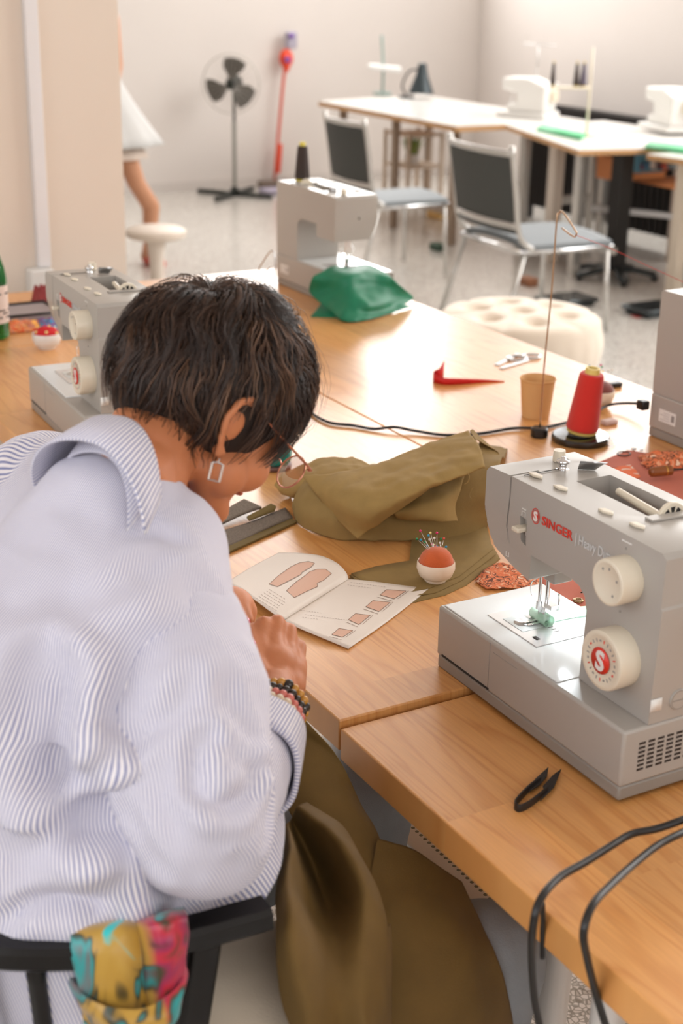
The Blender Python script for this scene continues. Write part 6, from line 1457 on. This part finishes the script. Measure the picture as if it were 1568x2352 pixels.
jm = blob(leg_parts, .008, 5)
ripple(jm, lambda c: .005 * noise.noise(c * 12) + .003 * abs(noise.noise(Vector((c.x * 30, c.y * 30, c.z * 8)))))
link('trousers', jm, JEAN, wm, world=True)
ap = blob([('s', Vector((-.34, -.205, .585)), .120, (1.05, .95, .78)), ('c', Vector((-.32, -.235, .575)), .095, Vector((-.18, -.245, .565)), .088)], .007, 6)
ripple(ap, lambda c: .004 * noise.noise(c * 14))
link('beige_apron', ap, BEI, wm, world=True)
for kx in (KR, KL):
    b = MB(); e = kx + Vector((-.05, 0, -.47)); link('shoe', blob([('c', Vector((e.x - .02, e.y, .042)), .040, Vector((e.x + .13, e.y, .034)), .032)], .008, 2), BLK, wm, world=True); b.free()
# bead bracelets
def bracelet(t, rad, n, bead_r, cols, tilt, name, lab):
    e = empty('bracelet', (0, 0, 0), parent=wm); x = (ab2 + Vector(tilt)).normalized(); ref = x.orthogonal().normalized(); s = x.cross(ref); c = EL.lerp(WR, t)
    for k in range(n):
        a = 2 * PI * k / n; p = c + (ref * math.cos(a) + s * math.sin(a)) * rad; b = MB(); sphere(b, p, bead_r * (.92 + .12 * ((k * 7) % 3)), sub=2); link('bead', fin(b), cols[(k * 5 + k // 3) % len(cols)], e, world=True)
AMB = mat('amber_bead', srgb(206, 146, 62), .25); DKB = mat('dark_bead', srgb(52, 40, 32), .3); CRB = mat('cream_bead', srgb(224, 204, 176), .35); PKB = mat('rose_bead', srgb(214, 120, 108), .35); GRB = mat('sage_bead', srgb(158, 168, 150), .35); CPB = mat('copper_bead', srgb(206, 130, 84), .2, metal=.8)
bracelet(1.10, .0315, 22, .0056, [AMB, AMB, DKB, AMB], (.0, .0, .15), 'a', '')
bracelet(1.035, .0325, 24, .0050, [DKB, DKB, DKB, AMB], (.0, .0, .15), 'b', '')
bracelet(.965, .0345, 24, .0054, [PKB, CRB, PKB, CRB, PKB], (.0, .0, .12), 'c', '')
bracelet(.895, .0370, 24, .0056, [CRB, GRB, CRB, CPB, CRB], (.0, .0, .12), 'd', '')
bracelet(.825, .0395, 24, .0054, [CRB, CRB, PKB, CRB], (.0, .0, .10), 'e', '')
# ================================================================== armchair, scarf, lap cloth, perforated chair
BW = mat('black_lacquered_wood', srgb(15, 13, 12), .32, coat=.15, spec=.3)
ac = empty('armchair', (-.36, -.10, 0), 0, 'black bentwood armchair with a scarf tied on its arm', 'chair')
RZ = .775
rail = [P(612, 2096, RZ), P(585, 2104, RZ), P(520, 2122, RZ), P(430, 2146, RZ), P(300, 2172, RZ), P(160, 2186, RZ), P(40, 2186, RZ), P(-90, 2178, RZ)]
r0 = rail[-1]; rail += [r0 + Vector((-.10, .04, .0)), r0 + Vector((-.16, .16, .01)), r0 + Vector((-.13, .31, .01)), Vector((rail[4].x, rail[4].y + .56, RZ)), Vector((rail[1].x, rail[1].y + .54, RZ))]
b = MB(); tube(b, rail, .012, 12, smooth=6, r2=.0165, ref0=(0, 0, 1)); b.free()
def rail_mesh(pts, w, h):
    b = MB(); pp = cr(pts, 7); prev = None
    for i, p in enumerate(pp):
        d = (pp[min(i + 1, len(pp) - 1)] - pp[max(i - 1, 0)]).normalized(); s = d.cross(Vector((0, 0, 1))).normalized()
        row = [b.verts.new(p + s * (w / 2 * sgx) + Vector((0, 0, h / 2 * sgz))) for sgx, sgz in ((-.72, 1), (.72, 1), (1, .62), (1, -.62), (.72, -1), (-.72, -1), (-1, -.62), (-1, .62))]
        if prev: bridge(b, prev, row)
        else: b.faces.new(row[::-1])
        prev = row
    b.faces.new(prev); return b
link('arm_rail', fin(rail_mesh(rail, .034, .027)), BW, ac, world=True, smooth='auto')
for px, py in ((78, 2200), (-60, 2190)):
    t_ = P(px, py, RZ - .01); b = MB(); tube(b, [t_, t_ + Vector((.01, .012, -.12)), Vector((t_.x + .02, t_.y + .03, .46))], .010, 12, smooth=3); link('spindle', fin(b), BW, ac, world=True)
t_ = P(440, 2160, RZ - .005); b = MB(); obox(b, t_ + Vector((.012, 0, 0)), Vector((t_.x - .035, t_.y + .01, .44)), .026, .034, (1, 0, 0)); link('arm_support', fin(b), BW, ac, world=True, bevel=.005)
b = MB(); box(b, -.60, -.34, .425, -.12, .14, .455); link('seat', fin(b), BW, ac, world=True, bevel=.012)
for x, y, dx, dy in ((-.57, -.31, -.03, -.02), (-.57, .11, -.03, .02), (-.15, -.31, .02, -.02), (-.15, .11, .02, .02)):
    b = MB(); cyl(b, (x, y, .43), (x + dx, y + dy, 0), .017, .014, 16); link('leg', fin(b), BW, ac, world=True, smooth='auto')
for yy in (.37,):
    q = rail[-2]; b = MB(); obox(b, q + Vector((0, 0, -.01)), Vector((q.x - .03, q.y - .08, .44)), .026, .034, (1, 0, 0)); link('arm_support', fin(b), BW, ac, world=True, bevel=.005)
# scarf wrapped round the arm rail
def scarf_mat():
    M = bpy.data.materials.new('printed_silk'); M.use_nodes = True; nt = M.node_tree; b = nt.nodes['Principled BSDF']; L = nt.links.new
    tc = nt.nodes.new('ShaderNodeTexCoord'); mp = nt.nodes.new('ShaderNodeMapping'); mp.inputs['Scale'].default_value = (1, 1, .7); L(tc.outputs['Object'], mp.inputs[0])
    n = nt.nodes.new('ShaderNodeTexNoise'); n.inputs['Scale'].default_value = 17; n.inputs['Detail'].default_value = 2.2; n.inputs['Distortion'].default_value = .9; L(mp.outputs[0], n.inputs['Vector'])
    sp = nt.nodes.new('ShaderNodeSeparateXYZ'); L(tc.outputs['Object'], sp.inputs[0])
    gold, teal, aqua, red, mag, dk = srgb(206, 168, 66), srgb(22, 150, 150), srgb(50, 200, 200), srgb(190, 26, 52), srgb(150, 26, 76), srgb(60, 52, 22)
    r = ramp(nt, [(0.0, teal), (.40, aqua), (.44, srgb(190, 150, 60)), (.56, srgb(184, 142, 50)), (.59, dk), (.63, teal), (.70, srgb(130, 20, 30))]); L(n.outputs['Fac'], r.inputs[0])
    r2 = ramp(nt, [(0.0, aqua), (.40, teal), (.44, dk), (.49, red), (.56, mag), (.62, dk)]); L(n.outputs['Fac'], r2.inputs[0])
    rm = ramp(nt, [(.49, (0, 0, 0, 1)), (.53, (1, 1, 1, 1))]); a = nt.nodes.new('ShaderNodeMath'); a.operation = 'MULTIPLY_ADD'; a.inputs[1].default_value = 6.0; a.inputs[2].default_value = .42; L(sp.outputs['X'], a.inputs[0]); L(a.outputs[0], rm.inputs[0])
    mx = nt.nodes.new('ShaderNodeMixRGB'); L(rm.outputs[0], mx.inputs[0]); L(r.outputs[0], mx.inputs[1]); L(r2.outputs[0], mx.inputs[2]); L(mx.outputs[0], b.inputs['Base Color'])
    b.inputs['Roughness'].default_value = .38; b.inputs['Sheen Weight'].default_value = .3; return M
SC = scarf_mat()
sc0 = P(300, 2200, RZ)
sf = empty('scarf', sc0, 0, 'multicoloured gold, teal and red silk scarf tied round the arm of the black armchair', 'scarf')
ta = P(300, 2172, RZ).y; 
def SP(px, py, off): # point in front of the rail by off metres
    q = P(px, py, RZ); base = PD(px, py, (P(300, 2172, RZ) - CAM).dot(-back) - off); return base
def scarf_piece(rows, name, nu=8, nv=8, wob=.003):
    b = MB(); grid(b, [[SP(*q) for q in r] for r in rows], nu, nv)
    for v in b.verts: v.co += Vector((.5, -1, .3)).normalized() * wob * noise.noise(v.co * 40)
    return link(name, fin(b), SC, sf, world=True, solid=.0022, offset=0)
scarf_piece([[(170, 2120, -.030), (225, 2112, -.032), (280, 2108, -.032), (318, 2112, -.028)],
             [(166, 2138, .012), (222, 2128, .020), (280, 2122, .020), (316, 2128, .010)],
             [(165, 2180, .026), (222, 2175, .036), (282, 2170, .034), (322, 2172, .020)],
             [(170, 2228, .026), (226, 2230, .036), (286, 2222, .034), (328, 2222, .018)],
             [(185, 2275, .018), (235, 2290, .028), (290, 2290, .026), (335, 2280, .012)],
             [(190, 2350, .004), (240, 2380, .010), (300, 2390, .010), (350, 2370, .0)]], 'gold_fold')
scarf_piece([[(312, 2108, -.030), (350, 2098, -.030), (390, 2090, -.030), (424, 2086, -.030)],
             [(312, 2126, .010), (350, 2116, .022), (392, 2106, .024), (428, 2102, .012)],
             [(318, 2170, .014), (352, 2160, .030), (394, 2152, .032), (430, 2150, .018)],
             [(326, 2225, .010), (356, 2215, .026), (394, 2208, .028), (424, 2210, .014)],
             [(334, 2330, .002), (356, 2335, .012), (388, 2320, .014), (412, 2300, .004)]], 'red_fold')
scarf_piece([[(160, 2240, -.012), (175, 2262, .010), (200, 2290, .030), (250, 2312, .042), (310, 2318, .042), (370, 2300, .034), (408, 2262, .020), (420, 2215, .004)],
             [(160, 2262, -.016), (180, 2296, .012), (215, 2330, .034), (262, 2352, .048), (320, 2354, .048), (380, 2336, .040), (416, 2290, .024), (426, 2240, .006)],
             [(172, 2290, -.020), (200, 2340, .006), (240, 2376, .026), (280, 2392, .040), (326, 2390, .040), (376, 2370, .032), (410, 2330, .018), (424, 2280, .0)]], 'knot_band', wob=.004)
# ------------------------------------------------------------------ olive cloth across the lap
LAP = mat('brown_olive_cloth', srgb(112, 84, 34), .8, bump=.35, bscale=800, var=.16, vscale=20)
lc_ = empty('lap_cloth', Vector((-.12, -.16, .62)), 0, 'long olive brown cloth draped from the hands over the lap of the seated person', 'fabric')
def lap(rows, name, nu=8, nv=8, wob=.004, th=.0016, seed=0):
    b = MB(); grid(b, [[P(x, y, z) for x, y, z in r] for r in rows], nu, nv)
    for v in b.verts: v.co += Vector((.2, -.6, .7)) * wob * (noise.noise(v.co * 11 + Vector((seed, 0, 0))) + .4 * noise.noise(v.co * 31))
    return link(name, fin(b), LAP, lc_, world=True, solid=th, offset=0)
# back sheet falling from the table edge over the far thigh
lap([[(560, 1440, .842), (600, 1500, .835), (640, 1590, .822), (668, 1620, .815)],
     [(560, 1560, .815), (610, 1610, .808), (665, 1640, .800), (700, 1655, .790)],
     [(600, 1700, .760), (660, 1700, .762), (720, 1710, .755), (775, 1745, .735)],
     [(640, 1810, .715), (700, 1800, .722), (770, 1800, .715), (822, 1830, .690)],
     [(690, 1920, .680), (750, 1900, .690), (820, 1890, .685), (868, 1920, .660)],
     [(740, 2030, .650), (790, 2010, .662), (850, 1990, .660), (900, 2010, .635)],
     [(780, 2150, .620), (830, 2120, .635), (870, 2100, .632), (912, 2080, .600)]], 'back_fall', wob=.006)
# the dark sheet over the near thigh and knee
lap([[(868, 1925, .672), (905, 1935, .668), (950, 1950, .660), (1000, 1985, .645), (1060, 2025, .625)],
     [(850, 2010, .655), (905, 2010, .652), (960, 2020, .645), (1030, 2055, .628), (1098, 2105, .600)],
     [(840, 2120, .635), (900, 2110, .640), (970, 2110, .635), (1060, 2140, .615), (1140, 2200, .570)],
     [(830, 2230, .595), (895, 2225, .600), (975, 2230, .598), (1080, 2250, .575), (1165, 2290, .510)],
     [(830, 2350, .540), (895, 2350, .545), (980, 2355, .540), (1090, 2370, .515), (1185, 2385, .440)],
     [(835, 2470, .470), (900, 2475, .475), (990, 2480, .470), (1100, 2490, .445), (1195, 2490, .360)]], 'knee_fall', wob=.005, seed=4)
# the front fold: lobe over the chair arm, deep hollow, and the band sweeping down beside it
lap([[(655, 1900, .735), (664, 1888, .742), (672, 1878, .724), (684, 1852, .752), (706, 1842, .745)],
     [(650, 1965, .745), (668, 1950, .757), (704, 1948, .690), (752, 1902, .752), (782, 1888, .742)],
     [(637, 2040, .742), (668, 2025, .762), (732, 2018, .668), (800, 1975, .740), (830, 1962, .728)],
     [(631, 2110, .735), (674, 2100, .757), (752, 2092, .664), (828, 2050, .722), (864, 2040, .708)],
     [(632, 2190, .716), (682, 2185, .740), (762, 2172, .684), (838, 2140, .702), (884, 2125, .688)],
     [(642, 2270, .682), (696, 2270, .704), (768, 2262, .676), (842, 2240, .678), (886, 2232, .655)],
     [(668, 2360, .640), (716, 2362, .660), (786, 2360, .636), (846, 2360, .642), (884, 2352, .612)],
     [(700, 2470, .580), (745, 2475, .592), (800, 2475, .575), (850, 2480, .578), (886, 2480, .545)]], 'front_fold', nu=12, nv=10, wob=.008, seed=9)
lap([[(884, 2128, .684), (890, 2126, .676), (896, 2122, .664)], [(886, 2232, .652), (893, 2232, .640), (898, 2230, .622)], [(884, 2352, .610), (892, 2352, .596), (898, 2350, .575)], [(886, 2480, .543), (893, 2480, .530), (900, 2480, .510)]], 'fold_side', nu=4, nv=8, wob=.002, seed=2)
# piece of olive linen pinched in the fingers
hd_ = empty('sewn_strip', PD(556, 1450, 1.90), 0, 'small folded olive strip pinched between the fingers of the seated person', 'fabric')
b = MB(); grid(b, [[PD(500, 1370, 1.86), PD(530, 1405, 1.865), PD(562, 1440, 1.87), (PD(588, 1470, 1.87))], [PD(515, 1395, 1.855), PD(540, 1432, 1.86), PD(562, 1465, 1.862), PD(586, 1492, 1.86)], [PD(525, 1440, 1.87), PD(545, 1470, 1.87), PD(560, 1500, 1.87), PD(575, 1525, 1.87)]], 6, 6); link('strip', fin(b), LIN2, hd_, world=True, solid=.003)
b = MB(); tube(b, [PD(512, 1382, 1.845), PD(540, 1420, 1.845), PD(566, 1452, 1.85), PD(590, 1478, 1.855)], .005, 8); link('folded_edge', fin(b), OLV, hd_, world=True)
ndl = [PD(570, 1432, 1.86), PD(584, 1440, 1.90)]
b = MB(); cyl(b, ndl[0], ndl[1], .0005, .0003, 6); one('needle', b, PINM, 'thin steel needle by the red fingernail of the seated person', 'needle')
# ------------------------------------------------------------------ white perforated chair under the table
def perf_mat():
    M = bpy.data.materials.new('perforated_metal'); M.use_nodes = True; nt = M.node_tree; b = nt.nodes['Principled BSDF']; L = nt.links.new
    b.inputs['Roughness'].default_value = .45
    tc = nt.nodes.new('ShaderNodeTexCoord'); sp = nt.nodes.new('ShaderNodeSeparateXYZ'); L(tc.outputs['Object'], sp.inputs[0])
    def mth(op, a, c=None):
        k = nt.nodes.new('ShaderNodeMath'); k.operation = op
        for i, q in enumerate((a, c)):
            if q is None: continue
            if isinstance(q, (int, float)): k.inputs[i].default_value = q
            else: L(q, k.inputs[i])
        return k.outputs[0]
    fx_ = mth('SUBTRACT', mth('FRACT', mth('MULTIPLY', sp.outputs['X'], 90.0)), .5); fy2 = mth('SUBTRACT', mth('FRACT', mth('MULTIPLY', sp.outputs['Y'], 90.0)), .5)
    d = mth('SQRT', mth('ADD', mth('MULTIPLY', fx_, fx_), mth('MULTIPLY', fy2, fy2))); hole = mth('LESS_THAN', d, .28)
    inr = mth('MULTIPLY', mth('LESS_THAN', mth('ABSOLUTE', sp.outputs['X']), .178), mth('LESS_THAN', mth('ABSOLUTE', sp.outputs['Y']), .178))
    mx = nt.nodes.new('ShaderNodeMixRGB'); mx.inputs[1].default_value = srgb(236, 234, 230); mx.inputs[2].default_value = srgb(120, 126, 116); L(mth('MULTIPLY', hole, inr), mx.inputs[0]); L(mx.outputs[0], b.inputs['Base Color']); return M
pcx = empty('perforated_stool', (.375, .045, 0), 0, 'white perforated metal stool under the nearest table, beyond the knees', 'stool')
b = MB(); 
G = [[Vector((x, y, .455 - .5 * max(0, abs(x) - .17) ** 1.5 - .5 * max(0, abs(y) - .17) ** 1.5)) for x in (-.20, -.17, -.08, 0, .08, .17, .20)] for y in (-.20, -.17, -.08, 0, .08, .17, .20)]
grid(b, G, 4, 4); link('seat', fin(b), perf_mat(), pcx, solid=.0015)
for x, y in ((-.18, -.18), (.18, -.18), (.18, .18), (-.18, .18)):
    b = MB(); cyl(b, (x, y, .445), (x * 1.15, y * 1.15, 0), .013, .013, 14); link('leg', fin(b), WHITE, pcx, smooth='auto')
b = MB(); tube(b, [(-.19, -.19, .43), (.19, -.19, .43), (.19, .19, .43), (-.19, .19, .43)], .008, 8, closed=True, smooth=0); link('seat_frame', fin(b), WHITE, pcx)
bpy.data.scenes.remove(SCR)
